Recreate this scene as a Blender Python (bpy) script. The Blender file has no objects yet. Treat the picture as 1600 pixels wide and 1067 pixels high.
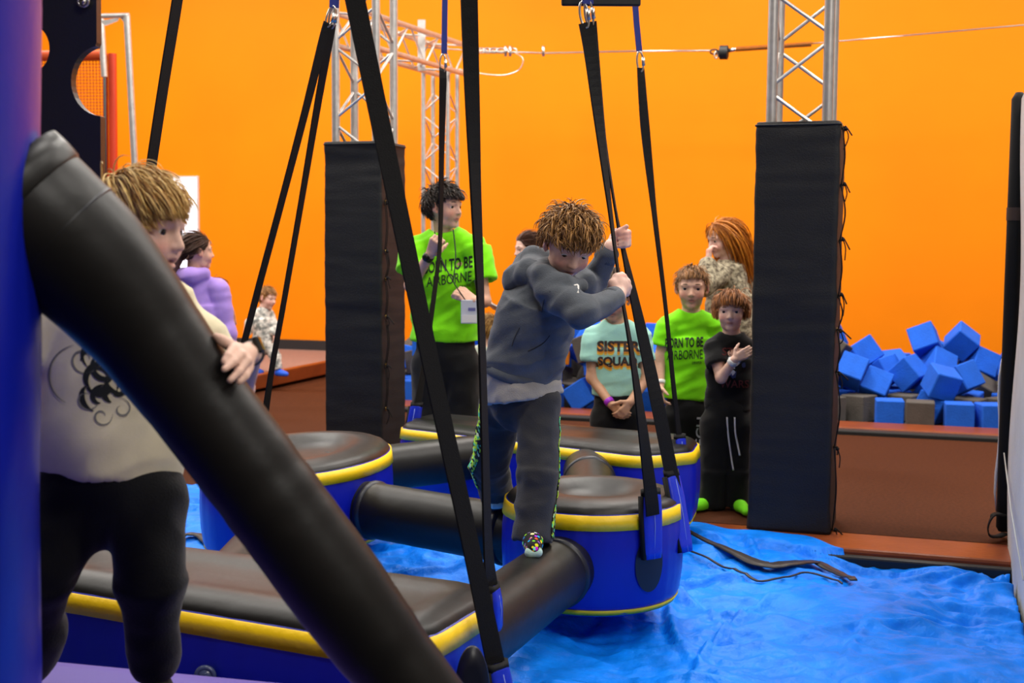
import bpy, bmesh, math, random
import numpy as np
from mathutils import Vector, Matrix, noise
from mathutils.bvhtree import BVHTree

# ------------------------------------------------------------------ camera, world, lights, exposure
SC = bpy.context.scene
COL = SC.collection
F = 2000.0; CX = 800.0; CY = 533.5
PITCH = math.atan(160 / F); ROLL = math.radians(0.34); CAMZ = 1.4
cam_d = bpy.data.cameras.new('camera'); cam = bpy.data.objects.new('camera', cam_d); COL.objects.link(cam)
cam_d.sensor_width = 36; cam_d.lens = 36 * F / 1600; cam_d.clip_start = .05; cam_d.clip_end = 100
CAM_R = (Matrix.Rotation(math.pi / 2 - PITCH, 3, 'X') @ Matrix.Rotation(ROLL, 3, 'Z'))
cam.location = (0, 0, CAMZ); cam.rotation_euler = CAM_R.to_euler()
cam_d.dof.use_dof = True; cam_d.dof.focus_distance = 4.3; cam_d.dof.aperture_fstop = 4.5
SC.camera = cam
CR = np.array(CAM_R)

def at(px, py, Y):
    d = CR @ np.array([(px - CX) / F, -(py - CY) / F, -1.0])
    t = Y / d[1]
    return np.array([0, 0, CAMZ]) + t * d
def onz(px, py, z):
    d = CR @ np.array([(px - CX) / F, -(py - CY) / F, -1.0])
    t = (z - CAMZ) / d[2]
    return np.array([0, 0, CAMZ]) + t * d

RA = math.radians(18); RC, RS = math.cos(RA), math.sin(RA)
U = np.array([RC, -RS, 0]); V = np.array([RS, RC, 0]); UP = np.array([0, 0, 1.])
def room(u, v, z=0.0): return u * U + v * V + z * UP

w = bpy.data.worlds.new('world'); SC.world = w; w.use_nodes = True
w.node_tree.nodes['Background'].inputs[0].default_value = (.8, .85, 1, 1)
w.node_tree.nodes['Background'].inputs[1].default_value = .15
SC.view_settings.view_transform = 'Standard'; SC.view_settings.look = 'None'
SC.view_settings.exposure = 0.0; SC.view_settings.gamma = 1.0; SC.view_settings.use_curve_mapping = False

def area(u, v, z, sx, sy, power, col=(1, .95, .88)):
    l = bpy.data.lights.new('ceiling_light', 'AREA'); l.shape = 'RECTANGLE'; l.size = sx; l.size_y = sy
    l.energy = power; l.color = col
    o = bpy.data.objects.new('ceiling_light', l); COL.objects.link(o)
    o.location = room(u, v, z); o.rotation_euler = (0, 0, -RA)
    return o
for uu in (-9.0, -5.4, -1.8, 1.8):
    for vv, pw in ((3.0, 95 if uu > -4 else 40), (6.4, 155), (10.2, 215)):
        area(uu, vv, 5.6, 1.3, 1.0, pw)
for uu in (2.4, 5.0):
    area(uu, -.6, 5.6, 1.3, 1.0, 140)

# ------------------------------------------------------------------ helpers
def lin(c):
    return tuple((x / 12.92 if x <= .04045 else ((x + .055) / 1.055) ** 2.4) for x in (v / 255 for v in c)) + (1,)
def mat(name, col, rough=.5, metal=0, var=0.0, vscale=8, bump=0.0, bscale=40, spec=.5, col2=None, detail=3, stretch=None, attr=None, coat=0, bump2=0.0, b2scale=6, sheen=0):
    m = bpy.data.materials.new(name); m.use_nodes = True
    nt = m.node_tree; N = nt.nodes; L = nt.links; b = N['Principled BSDF']
    c = lin(col)
    b.inputs['Base Color'].default_value = c; b.inputs['Roughness'].default_value = rough
    b.inputs['Metallic'].default_value = metal; b.inputs['Specular IOR Level'].default_value = spec
    b.inputs['Coat Weight'].default_value = coat
    b.inputs['Sheen Weight'].default_value = sheen
    tc = N.new('ShaderNodeTexCoord'); src = tc.outputs['Object']
    if stretch:
        mp = N.new('ShaderNodeMapping'); mp.inputs['Scale'].default_value = stretch; L.new(src, mp.inputs[0]); src = mp.outputs[0]
    base = None
    if attr:
        a = N.new('ShaderNodeAttribute'); a.attribute_name = attr; base = a.outputs['Color']
    if var or col2:
        nz = N.new('ShaderNodeTexNoise'); nz.inputs['Scale'].default_value = vscale; nz.inputs['Detail'].default_value = detail
        L.new(src, nz.inputs['Vector'])
        mx = N.new('ShaderNodeMix'); mx.data_type = 'RGBA'
        rp = N.new('ShaderNodeMapRange'); rp.inputs[1].default_value = .35; rp.inputs[2].default_value = .65
        L.new(nz.outputs['Fac'], rp.inputs[0]); L.new(rp.outputs[0], mx.inputs[0])
        if base is not None:
            mx.blend_type = 'MULTIPLY'; L.new(base, mx.inputs[6]); mx.inputs[7].default_value = (1 - var,) * 3 + (1,)
        else:
            mx.inputs[6].default_value = c
            mx.inputs[7].default_value = lin(col2) if col2 else tuple(x * (1 - var) for x in c[:3]) + (1,)
        base = mx.outputs[2]
    if base is not None: L.new(base, b.inputs['Base Color'])
    prev = None
    for st, s_ in ((bump, bscale), (bump2, b2scale)):
        if st:
            nz = N.new('ShaderNodeTexNoise'); nz.inputs['Scale'].default_value = s_; nz.inputs['Detail'].default_value = 4
            L.new(src, nz.inputs['Vector'])
            bp = N.new('ShaderNodeBump'); bp.inputs['Strength'].default_value = st; bp.inputs['Distance'].default_value = .02
            L.new(nz.outputs['Fac'], bp.inputs['Height'])
            if prev: L.new(prev, bp.inputs['Normal'])
            prev = bp.outputs[0]
    if prev: L.new(prev, b.inputs['Normal'])
    return m

BASE = {}
def tag(o, label=None, cat=None, group=None, kind=None):
    if label: o['label'] = label
    if cat: o['category'] = cat
    if group: o['group'] = group
    if kind: o['kind'] = kind
    return o
def thing(name, label, cat, loc, group=None):
    o = bpy.data.objects.new(name, None); COL.objects.link(o); o.empty_display_size = .1
    o.location = tuple(loc); BASE[o] = np.array(loc, float)
    return tag(o, label, cat, group)
def new_mesh(name, v, f, smooth=True, cols=None):
    me = bpy.data.meshes.new(name)
    v = np.asarray(v, np.float32)
    if isinstance(f, np.ndarray):
        nf, k = f.shape
        me.vertices.add(len(v)); me.vertices.foreach_set('co', v.ravel())
        me.loops.add(nf * k); me.loops.foreach_set('vertex_index', f.astype(np.int32).ravel())
        me.polygons.add(nf); me.polygons.foreach_set('loop_start', np.arange(0, nf * k, k, dtype=np.int32))
        me.update(calc_edges=True)
    else:
        me.from_pydata([tuple(map(float, p)) for p in v], [], [tuple(int(i) for i in q) for q in f])
    me.validate(verbose=False)
    if smooth: me.polygons.foreach_set('use_smooth', np.ones(len(me.polygons), bool))
    if cols is not None:
        ca = me.color_attributes.new('Col', 'FLOAT_COLOR', 'POINT')
        c4 = np.ones((len(v), 4), np.float32); c4[:, :3] = cols
        ca.data.foreach_set('color', c4.ravel())
    me.update()
    return me
def mk(name, vf, m, parent=None, smooth=True, origin=None, cols=None, bevel=0, bseg=2, auto=None, **tags):
    v, f = vf
    v = np.asarray(v, float)
    if parent is not None: org = BASE[parent]
    elif origin is not None: org = np.array(origin, float)
    else:
        lo, hi = v.min(0), v.max(0); org = np.array([(lo[0] + hi[0]) / 2, (lo[1] + hi[1]) / 2, lo[2]])
    me = new_mesh(name, v - org, f, smooth, cols)
    me.materials.append(m)
    o = bpy.data.objects.new(name, me); COL.objects.link(o)
    if parent is not None: o.parent = parent
    else: o.location = tuple(org)
    BASE[o] = org
    if bevel:
        b = o.modifiers.new('bevel', 'BEVEL'); b.width = bevel; b.segments = bseg; b.limit_method = 'ANGLE'
    if auto: me.set_sharp_from_angle(angle=math.radians(auto))
    return tag(o, **tags)

def join(*parts):
    vs, fs, n = [], [], 0
    for v, f in parts:
        v = np.asarray(v, float); vs.append(v)
        fs += [tuple(int(i) + n for i in q) for q in f]; n += len(v)
    return np.concatenate(vs), fs
def nrm(v):
    v = np.asarray(v, float); return v / (np.linalg.norm(v) + 1e-12)
def box(lo, hi, fr=None):
    """axis box; fr(u,v,z)->world"""
    (a, b, c), (d, e, g) = lo, hi
    v = [(x, y, z) for x in (a, d) for y in (b, e) for z in (c, g)]
    if fr: v = [fr(*p) for p in v]
    return np.array(v, float), [(0, 1, 3, 2), (4, 6, 7, 5), (0, 4, 5, 1), (2, 3, 7, 6), (0, 2, 6, 4), (1, 5, 7, 3)]
def frames(P):
    P = np.asarray(P, float); n = len(P)
    T = np.zeros_like(P)
    T[1:-1] = P[2:] - P[:-2]; T[0] = P[1] - P[0]; T[-1] = P[-1] - P[-2]
    T = np.array([nrm(t) for t in T])
    ref = np.array([0, 0, 1.]) if abs(T[0][2]) < .9 else np.array([0, 1., 0])
    A = []; a = nrm(np.cross(T[0], ref))
    for t in T:
        a = nrm(a - t * np.dot(a, t)); A.append(a)
    A = np.array(A); B = np.cross(T, A)
    return P, T, A, B
def tube(P, r, n=8, caps=True, ex=1.0):
    P, T, A, B = frames(P)
    r = np.broadcast_to(np.asarray(r, float), (len(P),))
    an = np.arange(n) * 2 * math.pi / n
    v = np.concatenate([P[i] + r[i] * (np.outer(np.cos(an), A[i]) + ex * np.outer(np.sin(an), B[i])) for i in range(len(P))])
    f = []
    for i in range(len(P) - 1):
        for j in range(n):
            k = (j + 1) % n
            f.append((i * n + j, i * n + k, (i + 1) * n + k, (i + 1) * n + j))
    if caps:
        f.append(tuple(range(n - 1, -1, -1))); f.append(tuple(range((len(P) - 1) * n, len(P) * n)))
    return v, f
def ribbon(P, W, wd, th):
    """P path, W widths, wd width direction per point, th thickness: closed box section"""
    P = np.asarray(P, float); n = len(P); W = np.broadcast_to(np.asarray(W, float), (n,)); wd = np.broadcast_to(np.asarray(wd, float), (n, 3))
    T = np.gradient(P, axis=0)
    v = []
    for i in range(n):
        a = nrm(wd[i] - nrm(T[i]) * np.dot(wd[i], nrm(T[i]))); b = nrm(np.cross(T[i], a))
        for sx, sy in ((-1, -1), (1, -1), (1, 1), (-1, 1)):
            v.append(P[i] + a * sx * W[i] / 2 + b * sy * th / 2)
    f = []
    for i in range(n - 1):
        for j in range(4):
            k = (j + 1) % 4; f.append((i * 4 + j, i * 4 + k, i * 4 + 4 + k, i * 4 + 4 + j))
    f += [(3, 2, 1, 0), tuple(range(n * 4 - 4, n * 4))]
    return np.array(v), f
def spline(P, n):
    P = np.asarray(P, float)
    d = np.concatenate([[0], np.cumsum(np.linalg.norm(np.diff(P, axis=0), axis=1))])
    t = np.linspace(0, d[-1], n); out = []
    for q in t:
        i = min(max(np.searchsorted(d, q) - 1, 0), len(P) - 2)
        s = (q - d[i]) / (d[i + 1] - d[i] + 1e-9)
        p0 = P[max(i - 1, 0)]; p1 = P[i]; p2 = P[i + 1]; p3 = P[min(i + 2, len(P) - 1)]
        m1 = (p2 - p0) / 2; m2 = (p3 - p1) / 2
        out.append((2 * s**3 - 3 * s**2 + 1) * p1 + (s**3 - 2 * s**2 + s) * m1 + (-2 * s**3 + 3 * s**2) * p2 + (s**3 - s**2) * m2)
    return np.array(out)
def sphere(c, r, n=10, m=14, axis=None):
    """uv sphere; r scalar or 3; axis = 3x3 columns"""
    r = np.broadcast_to(np.asarray(r, float), (3,)); v = [(0, 0, 1)]
    for i in range(1, n):
        th = math.pi * i / n
        for j in range(m):
            ph = 2 * math.pi * j / m; v.append((math.sin(th) * math.cos(ph), math.sin(th) * math.sin(ph), math.cos(th)))
    v.append((0, 0, -1)); v = np.array(v) * r
    if axis is not None: v = v @ np.asarray(axis).T
    f = [(0, 1 + j, 1 + (j + 1) % m) for j in range(m)]
    for i in range(n - 2):
        for j in range(m):
            k = (j + 1) % m; a = 1 + i * m; f.append((a + j, a + m + j, a + m + k, a + k))
    e = len(v) - 1; a = 1 + (n - 2) * m
    f += [(e, a + (j + 1) % m, a + j) for j in range(m)]
    return v + np.asarray(c), f
def rings(R, closed_top=True, closed_bottom=False):
    """R: list of (n,3) rings -> surface"""
    n = len(R[0]); v = np.concatenate(R); f = []
    for i in range(len(R) - 1):
        for j in range(n):
            k = (j + 1) % n; f.append((i * n + j, i * n + k, (i + 1) * n + k, (i + 1) * n + j))
    if closed_top:
        v = np.concatenate([v, [R[-1].mean(0)]]); c = len(v) - 1; a = (len(R) - 1) * n
        f += [(a + j, a + (j + 1) % n, c) for j in range(n)]
    if closed_bottom:
        v = np.concatenate([v, [R[0].mean(0)]]); c = len(v) - 1
        f += [((j + 1) % n, j, c) for j in range(n)]
    return v, f
def oval(c, a, b, ra, rb, rt, n=20, k=6):
    """torus link with half axes ra (along a) rb (along b)"""
    t = np.arange(n) * 2 * math.pi / n
    P = np.array([c + ra * math.cos(x) * a + rb * math.sin(x) * b for x in t]); nn = np.cross(a, b)
    R = []
    for i in range(n):
        T = nrm(P[(i + 1) % n] - P[i - 1]); o = np.cross(T, nn)
        R.append([P[i] + rt * (math.cos(q) * o + math.sin(q) * nn) for q in np.arange(k) * 2 * math.pi / k])
    v = np.concatenate(R); f = []
    for i in range(n):
        for j in range(k):
            q = (j + 1) % k; i2 = (i + 1) % n; f.append((i * k + j, i * k + q, i2 * k + q, i2 * k + j))
    return v, f
X3 = np.array([1., 0, 0]); Y3 = np.array([0, 1., 0]); Z3 = np.array([0, 0, 1.])
# ------------------------------------------------------------------ materials
M = dict(
    wall=mat('orange_paint', (255, 138, 0), .6, var=.08, vscale=.8, bump=.05, bscale=60, spec=.15),
    grey=mat('grey_paint', (150, 146, 140), .8), dark=mat('dark_ceiling', (70, 66, 62), .9),
    deck=mat('brown_carpet', (78, 40, 19), .8, spec=.12, var=.35, vscale=55, bump=.25, bscale=220, detail=6),
    cope=mat('rust_vinyl', (132, 62, 26), .38, var=.2, vscale=6, bump=.08, bscale=30),
    platform=mat('greyish_pink_carpet', (150, 112, 98), .9, var=.2, vscale=40),
    black_mat=mat('black_rubber', (16, 15, 16), .6),
    base=mat('black_baseboard', (42, 40, 42), .5),
    pit=mat('pit_floor', (30, 34, 44), .8),
    blue=mat('blue_vinyl', (14, 30, 172), .32, var=.12, vscale=3, bump=.12, bscale=9, spec=.45),
    black=mat('black_vinyl', (20, 18, 17), .44, var=.15, vscale=4, bump=.14, bscale=8, spec=.36),
    yellow=mat('yellow_trim', (255, 210, 8), .45, bump=.1, bscale=50),
    olive=mat('olive_trim', (186, 176, 10), .5, bump=.1, bscale=50),
    purple=mat('purple_vinyl', (70, 50, 150), .6, bump=.1, bscale=6),
    patch=mat('dark_patch', (12, 15, 32), .4),
    tarp=mat('blue_tarp', (0, 132, 255), .48, var=.22, vscale=9, bump=.35, bscale=30, bump2=.3, b2scale=11, spec=.2),
    web=mat('black_webbing', (15, 14, 15), .75, bump=.15, bscale=300, spec=.25),
    bweb=mat('blue_webbing', (14, 34, 120), .7, bump=.15, bscale=300),
    sleeve=mat('blue_sleeve', (16, 44, 190), .38, bump=.25, bscale=18),
    steel=mat('bright_steel', (205, 200, 195), .28, 1.0),
    alu=mat('aluminium', (218, 214, 210), .36, .75, var=.15, vscale=20),
    pad=mat('black_pad_cover', (25, 25, 28), .62, var=.15, vscale=5, bump=.2, bscale=160, spec=.35),
    board=mat('black_plastic_board', (26, 26, 27), .42, bump=.05, bscale=200),
    foam_b=mat('blue_foam', (4, 94, 212), .85, var=.12, vscale=12, bump=.25, bscale=90),
    foam_g=mat('grey_foam', (84, 78, 72), .9, var=.15, vscale=12, bump=.25, bscale=90),
    foam_o=mat('orange_foam', (255, 140, 10), .85),
    white_pad=mat('grey_white_fabric', (188, 190, 188), .7, var=.1, vscale=5, bump=.1, bscale=40),
    net=mat('orange_net', (190, 70, 12), .7), red=mat('red_orange_pad', (196, 52, 10), .5),
    seam=mat('pale_thread', (120, 140, 210), .6),
)
def lit(name, col, strength):
    m = bpy.data.materials.new(name); m.use_nodes = True
    b = m.node_tree.nodes['Principled BSDF']; b.inputs['Emission Color'].default_value = col; b.inputs['Emission Strength'].default_value = strength
    b.inputs['Base Color'].default_value = (.8, .8, .8, 1); return m
M['screen'] = lit('lit_window', (.86, .86, 1, 1), 1.6)

# ------------------------------------------------------------------ the setting
D_PIT0 = 9.56; D_WALL = 13.1
def rbox(name, lo, hi, m, bevel=0, **k): return mk(name, box(lo, hi, room), m, smooth=False, bevel=bevel, **k)
rbox('floor', (-12, 6.28, -.2), (7, D_PIT0, 0), M['deck'], kind='structure')
rbox('floor', (-12, D_PIT0, -.2), (7, D_WALL, -.03), M['deck'], kind='structure')
rbox('floor', (-12, -5, -.35), (7, 6.0, -.17), M['pit'], kind='structure')
rbox('wall_back', (-12, D_WALL, -.2), (7, D_WALL + .2, 6.4), M['wall'], kind='structure')
rbox('wall_left', (-12.2, -5, -.2), (-12, D_WALL, 6.4), M['grey'], kind='structure')
rbox('wall_right', (7, -5, -.2), (7.2, D_WALL, 6.4), M['grey'], kind='structure')
rbox('wall_front', (-12, -5.2, -.2), (7, -5, 6.4), M['grey'], kind='structure')
rbox('ceiling', (-12, -5, 6.4), (7, D_WALL, 6.6), M['dark'], kind='structure')
rbox('baseboard_back', (-12, D_WALL - .03, -.03), (7, D_WALL, .24), M['base'], kind='structure')
# deck edge: joint, rust vinyl coping and black skirt
rbox('trim_1', (-12, 5.93, -.17), (7, 6.265, .004), M['cope'], bevel=.015, kind='structure')
rbox('trim_2', (-12, 5.88, -.34), (7, 5.93, -.02), M['black_mat'], bevel=.01, kind='structure')
rbox('trim_3', (-12, 6.262, -.18), (7, 6.285, -.006), M['black_mat'], kind='structure')
# foam pit ledge
rbox('trim_4', (-4.6, D_PIT0 - .07, -.1), (1.5, D_PIT0 + .02, .035), M['black_mat'], bevel=.012, kind='structure')
rbox('trim_5', (-4.6, D_PIT0 + .02, -.1), (1.5, D_PIT0 + .36, .045), M['cope'], bevel=.015, kind='structure')
# bed of the pit under the cubes
bed = np.array([room(u, v, z) for u in (-4.6, 1.5) for v, z in ((9.92, -.02), (10.0, 0), (10.75, .0), (11.7, .02), (11.7, -.03), (9.92, -.03))])
mk('floor', (bed, [(0, 1, 7, 6), (1, 2, 8, 7), (2, 3, 9, 8), (3, 4, 10, 9), (0, 5, 4, 3, 2, 1), (6, 7, 8, 9, 10, 11)]), M['pit'], smooth=False, kind='structure')
# raised carpeted platform on the left
rbox('floor', (-12, 7.4, 0), (-5.93, D_WALL, .13), M['platform'], kind='structure')
rbox('trim_6', (-5.93, 7.4, 0), (-5.86, D_WALL, .135), M['cope'], bevel=.012, kind='structure')
# lit window
wp = at(308, 278, 14.7); wu = float(np.dot(wp, U))
wz1 = float(at(308, 278, 15.0)[2]); wu = float(np.dot(at(308, 320, 14.95), U))
win = rbox('window_1', (wu - .75, D_WALL - .012, .95), (wu, D_WALL - .004, wz1), M['screen'], kind='structure')
fr = join(box((wu - .78, D_WALL - .03, wz1), (wu + .02, D_WALL, wz1 + .02), room), box((wu, D_WALL - .03, .93), (wu + .02, D_WALL, wz1), room),
          box((wu - .78, D_WALL - .03, .93), (wu - .75, D_WALL, wz1), room), box((wu - .78, D_WALL - .04, .91), (wu + .02, D_WALL, .95), room))
mk('window_frame', fr, mat('white_frame', (225, 222, 225), .5), parent=win, smooth=False)

# ------------------------------------------------------------------ inflatable obstacle
def rounded(P, rad, n=10):
    P = [np.array(p, float) for p in P]; out = []
    for i in range(len(P)):
        a, b, c = P[i - 1], P[i], P[(i + 1) % len(P)]
        r = rad[i] if isinstance(rad, (list, tuple)) else rad
        d1 = nrm(a - b); d2 = nrm(c - b); h = math.acos(np.clip(np.dot(d1, d2), -1, 1)) / 2
        t = r / math.tan(h); ctr = b + nrm(d1 + d2) * r / math.sin(h)
        p1 = b + d1 * t; p2 = b + d2 * t
        a1 = math.atan2(*(p1 - ctr)[::-1]); a2 = math.atan2(*(p2 - ctr)[::-1]); da = (a2 - a1 + math.pi) % (2 * math.pi) - math.pi
        out += [ctr + r * np.array([math.cos(a1 + da * s), math.sin(a1 + da * s)]) for s in np.linspace(0, 1, n)]
    # even resample
    O = np.array(out + [out[0]]); d = np.concatenate([[0], np.cumsum(np.linalg.norm(np.diff(O, axis=0), axis=1))])
    t = np.linspace(0, d[-1], 121)[:-1]
    return np.stack([np.interp(t, d, O[:, 0]), np.interp(t, d, O[:, 1])], 1)
def inset(O, d):
    T = np.roll(O, -1, 0) - np.roll(O, 1, 0); T /= np.linalg.norm(T, axis=1)[:, None]
    N = np.stack([-T[:, 1], T[:, 0]], 1)
    return O + N * d
def ccw(O):
    a = (O[:, 0] * np.roll(O[:, 1], -1) - O[:, 1] * np.roll(O[:, 0], -1)).sum(); return O if a > 0 else O[::-1]
def ring(O, ins, z, puck=0.0, seed=0):
    q = inset(O, ins); zz = np.full(len(q), z)
    if puck:
        ph = np.arange(len(q)) * 2 * math.pi / len(q)
        rng = random.Random(seed); wv = sum(rng.uniform(.3, 1) * np.sin(ph * k + rng.uniform(0, 6)) for k in (3, 5, 11, 17, 29, 41)) / 3
        q = inset(O, ins) + (inset(O, ins + 1) - inset(O, ins)) * (puck * wv)[:, None]
    return np.column_stack([q, zz])
def block(root, name, O, z0, z1, seed, dish=.02, spine=None, width=.3):
    O = ccw(O); sa, sb = np.array(spine[0], float), np.array(spine[1], float); ab = sb - sa; l2 = max(float(ab @ ab), 1e-9)
    SPN = sa + np.clip(((O - sa) @ ab) / l2, 0, 1)[:, None] * ab
    def sring(t, z, puck=0.0, sd=0):
        r = ring(O, .03, z, puck, sd); r[:, :2] = r[:, :2] * (1 - t) + SPN * t; return r
    s = [ring(O, i, z, p, seed) for i, z, p in ((.10, z0, 0), (.05, z0 + .004, 0), (.022, z0 + .02, .001), (.008, z0 + .06, .002), (0, z0 + .12, .003), (-.004, (z0 + z1) / 2, .003),
                                                (-.002, z1 - .12, .005), (.002, z1 - .085, .005), (.004, z1 - .06, .002), (.012, z1 - .02, 0), (.03, z1 - .018, 0))]
    b = mk(name, rings(s, False, True), M['blue'], root)
    t = [ring(O, .012, z1 - .032, .002, seed + 1), ring(O, .018, z1 - .012, .002, seed + 1), ring(O, .034, z1 + .002, .004, seed + 2), ring(O, .06, z1 + .012, .004, seed + 3)]
    W = width
    t += [sring(.25, z1 + .02, .004, seed + 4), sring(.42, z1 + .018, .003, seed), sring(.55, z1 + .018 - dish * .6), sring(.7, z1 + .018 - dish), sring(.97, z1 + .02 - dish)]
    mk('top_panel', rings(t), M['black'], b)
    def band(za, zb, m, nm, out=.004, ia=0.0, ib=0.0):
        r = [ring(O, ia + .004, za, .002, seed), ring(O, ia - out, za, .002, seed), ring(O, ib - out, zb, .002, seed), ring(O, ib + .006, zb, .002, seed)]
        mk(nm, rings(r, False), m, b)
    band(z1 - .074, z1 - .022, M['yellow'], 'yellow_band', ia=.001, ib=.009)
    band(z0 + .016, z0 + .036, M['olive'], 'bottom_piping', ia=.028, ib=.016)
    return b
infl = thing('inflatable_obstacle', 'blue inflatable balance course with black tops and yellow bands hung over the tarp', 'inflatable', room(-1.2, 4.6, 0.06))
def circ(c, r, n=120):
    a = np.arange(n) * 2 * math.pi / n; return np.stack([c[0] + r * np.cos(a), c[1] + r * np.sin(a)], 1)
RB = (at(927, 700, 4.72)[0], 4.72); RR = .335
LB = (at(462, 700, 5.5)[0], 5.62); LR = .385
Z0, Z1 = .065, .462
b_right = block(infl, 'round_block', circ(RB, RR), Z0, Z1, 1, dish=.045, spine=(RB, RB))
th_ = np.arange(120) * 2 * math.pi / 120
LO = np.stack([LB[0] + LR * np.cos(th_) + .09 * np.sin(th_), LB[1] + .56 * np.sin(th_)], 1)
b_left = block(infl, 'round_block', LO, Z0, Z1, 2, dish=.045, spine=((LB[0] - .04, LB[1] - .15), (LB[0] + .04, LB[1] + .15)))
FB = rounded([(-1.40, 3.50), (-.22, 2.93), (.0, 3.43), (-1.33, 4.02)], [.12, .16, .14, .12])
b_front = block(infl, 'long_block', FB, Z0, Z1 - .005, 3, dish=.012, spine=((-1.12, 3.64), (-.3, 3.27)))
KB = rounded([(-.60, 6.50), (.58, 5.66), (.84, 5.80), (.92, 6.12), (-.42, 6.88)], [.1, .14, .1, .12, .12])
b_far = block(infl, 'long_block', KB, Z0, Z1 - .01, 4, dish=.012, spine=((-.38, 6.62), (.66, 5.97)))
for b_, l_ in ((b_right, 'round block with the boy\'s beam joined to it'), (b_left, 'round block with dished top beside the black column'), (b_front, 'long block nearest the camera'), (b_far, 'long block furthest back')): b_['label'] = l_

def btube(p, q, r, flange_at=(), seed=0):
    P = np.array([np.array(p) + (np.array(q) - np.array(p)) * t for t in np.linspace(0, 1, 41)])
    rng = random.Random(seed)
    rr = [r * (1 + .012 * math.sin(i * 1.7 + seed) * (1 if i < 8 or i > 32 else .25)) for i in range(41)]
    b = mk('connecting_tube', tube(P, rr, 40), M['black'], infl)
    d = nrm(np.array(q) - np.array(p))
    for t in flange_at:
        c = np.array(p) + (np.array(q) - np.array(p)) * t
        mk('flange', tube([c - d * .02, c - d * .006, c + d * .006, c + d * .02], [r * 1.0, r * 1.07, r * 1.07, r * 1.0], 40), M['patch'], b)
    return b
def onb(c, r, a): return np.array([c[0] + r * math.cos(a), c[1] + r * math.sin(a)])
# front block -> right round block (the beam the boy stands on)
T3a = np.array([-.22, 3.38, .245]); T3b = np.array([RB[0] - .05, RB[1] - .1, .245])
btube(T3a, T3b, .118, (.79,), 1)
# left round block -> right round block
T1a = np.array([LB[0], LB[1], .25]); T1b = np.array([RB[0], RB[1], .245]); btube(T1a, T1b, .118, (.285, .74), 2)
# left round block -> far block ; right round block -> far block
btube((LB[0] + .1, LB[1] + .1, .33), (-.1, 6.3, .33), .108, (), 3)
btube((RB[0] + .02, RB[1], .26), (.36, 6.0, .33), .115, (.75,), 4)
btube((LB[0], LB[1], .24), (-.95, 3.8, .24), .1, (), 5)
# dark patches and blue strap sleeves
def sleeve(parent, top, bot, wdt, out, th=.035, open_=True):
    """blue fabric sleeve from top to bot; out: outward horizontal direction"""
    top = np.array(top); bot = np.array(bot); out = nrm(out); wd = nrm(np.cross(out, Z3))
    R = []
    for t, wf, bulge in ((0, .95, .8), (.05, 1.0, .9), (.3, 1.06, 1.1), (.6, 1.03, 1.0), (.9, .98, .8), (1, .92, .55)):
        c = top + (bot - top) * t; a = np.arange(16) * 2 * math.pi / 16
        R.append(np.array([c + wd * (wdt / 2 * wf) * math.copysign(abs(math.cos(q)) ** .5, math.cos(q)) + out * (th / 2 * bulge) * math.copysign(abs(math.sin(q)) ** .7, math.sin(q)) for q in a]))
    o = mk('strap_sleeve', rings(R, True, True), M['sleeve'], parent)
    c = top; d = nrm(bot - top)
    R2 = [np.array([p + (p - c) * .07 + d * s for p in R[0]]) for s in (-.012, .012)]
    R2 = [np.array([c + (p - c) * .8 - d * .004 for p in R[0]])] + R2
    mk('black_binding', rings(R2, True, False), M['web'], parent)
    mk('pale_stitching', tube([top + out * th * .47 + d * .02, (top + bot) / 2 + out * th * .56, bot + out * th * .3], .0016, 5), M['seam'], parent)
    e = top + wd * wdt * .56
    mk('hanging_strap', ribbon([e + d * .01, e + (bot - top) * .5, e + (bot - top) * 1.0 - wd * .005], .016, out, .012), M['web'], parent)
    return o
def patch(parent, c, out, rx, rz, drop=.002):
    out = nrm(out); wd = nrm(np.cross(out, Z3)); R = []
    for s in (1.0, .97, .6, .25):
        R.append(np.array([c + wd * rx * s * math.cos(q) + Z3 * rz * s * math.sin(q) + out * (.001 if s == 1 else .004) for q in np.arange(36) * 2 * math.pi / 36]))
    # bend over the barrel
    for r in R:
        for p in r:
            o = p[:2] - np.array(RB); p[:2] = np.array(RB) + nrm(o) * max(np.linalg.norm(o), 0) if parent is not b_right else np.array(RB) + nrm(o) * (RR + .006 + drop)
    return mk('round_patch', rings(R), M['patch'], parent)
def deco(a): return np.array([math.cos(a), math.sin(a), 0])
a7 = math.atan2(4.42 - RB[1], at(1021, 790, 4.42)[0] - RB[0])
o7 = deco(a7); c7 = np.array([RB[0], RB[1], 0]) + o7 * (RR + .006)
patch(b_right, c7 + Z3 * .262, o7, .062, .10)
sleeve(b_right, c7 + Z3 * .518 + o7 * .0, c7 + Z3 * .285 + o7 * .016, .080, o7)
a8 = math.radians(-22); o8 = deco(a8); c8 = np.array([RB[0], RB[1], 0]) + o8 * (RR + .012)
sleeve(b_right, np.array([at(1050, 738, 4.64)[0], 4.66, .545]), c8 + Z3 * .27 + o8 * .012, .074, nrm(o8 + np.array([0, -.6, 0])))
s8b = at(1062, 682, 5.86); s8c = at(1064, 762, 5.84); sleeve(b_far, s8b, s8c, .06, (.5, -.85, 0))
s6b = at(651, 632, 6.62); s6c = at(640, 700, 6.60); sleeve(b_far, s6b, s6c, .065, (-.3, -.95, 0))
s4b = at(777, 1040, 3.17); s4c = at(797, 1160, 3.17); sleeve(b_front, s4b, s4c, .072, (.75, -.66, 0))
s5b = at(770, 918, 3.5); s5c = at(776, 985, 3.5); sleeve(b_front, s5b, s5c, .06, (.9, -.3, 0))
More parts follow.
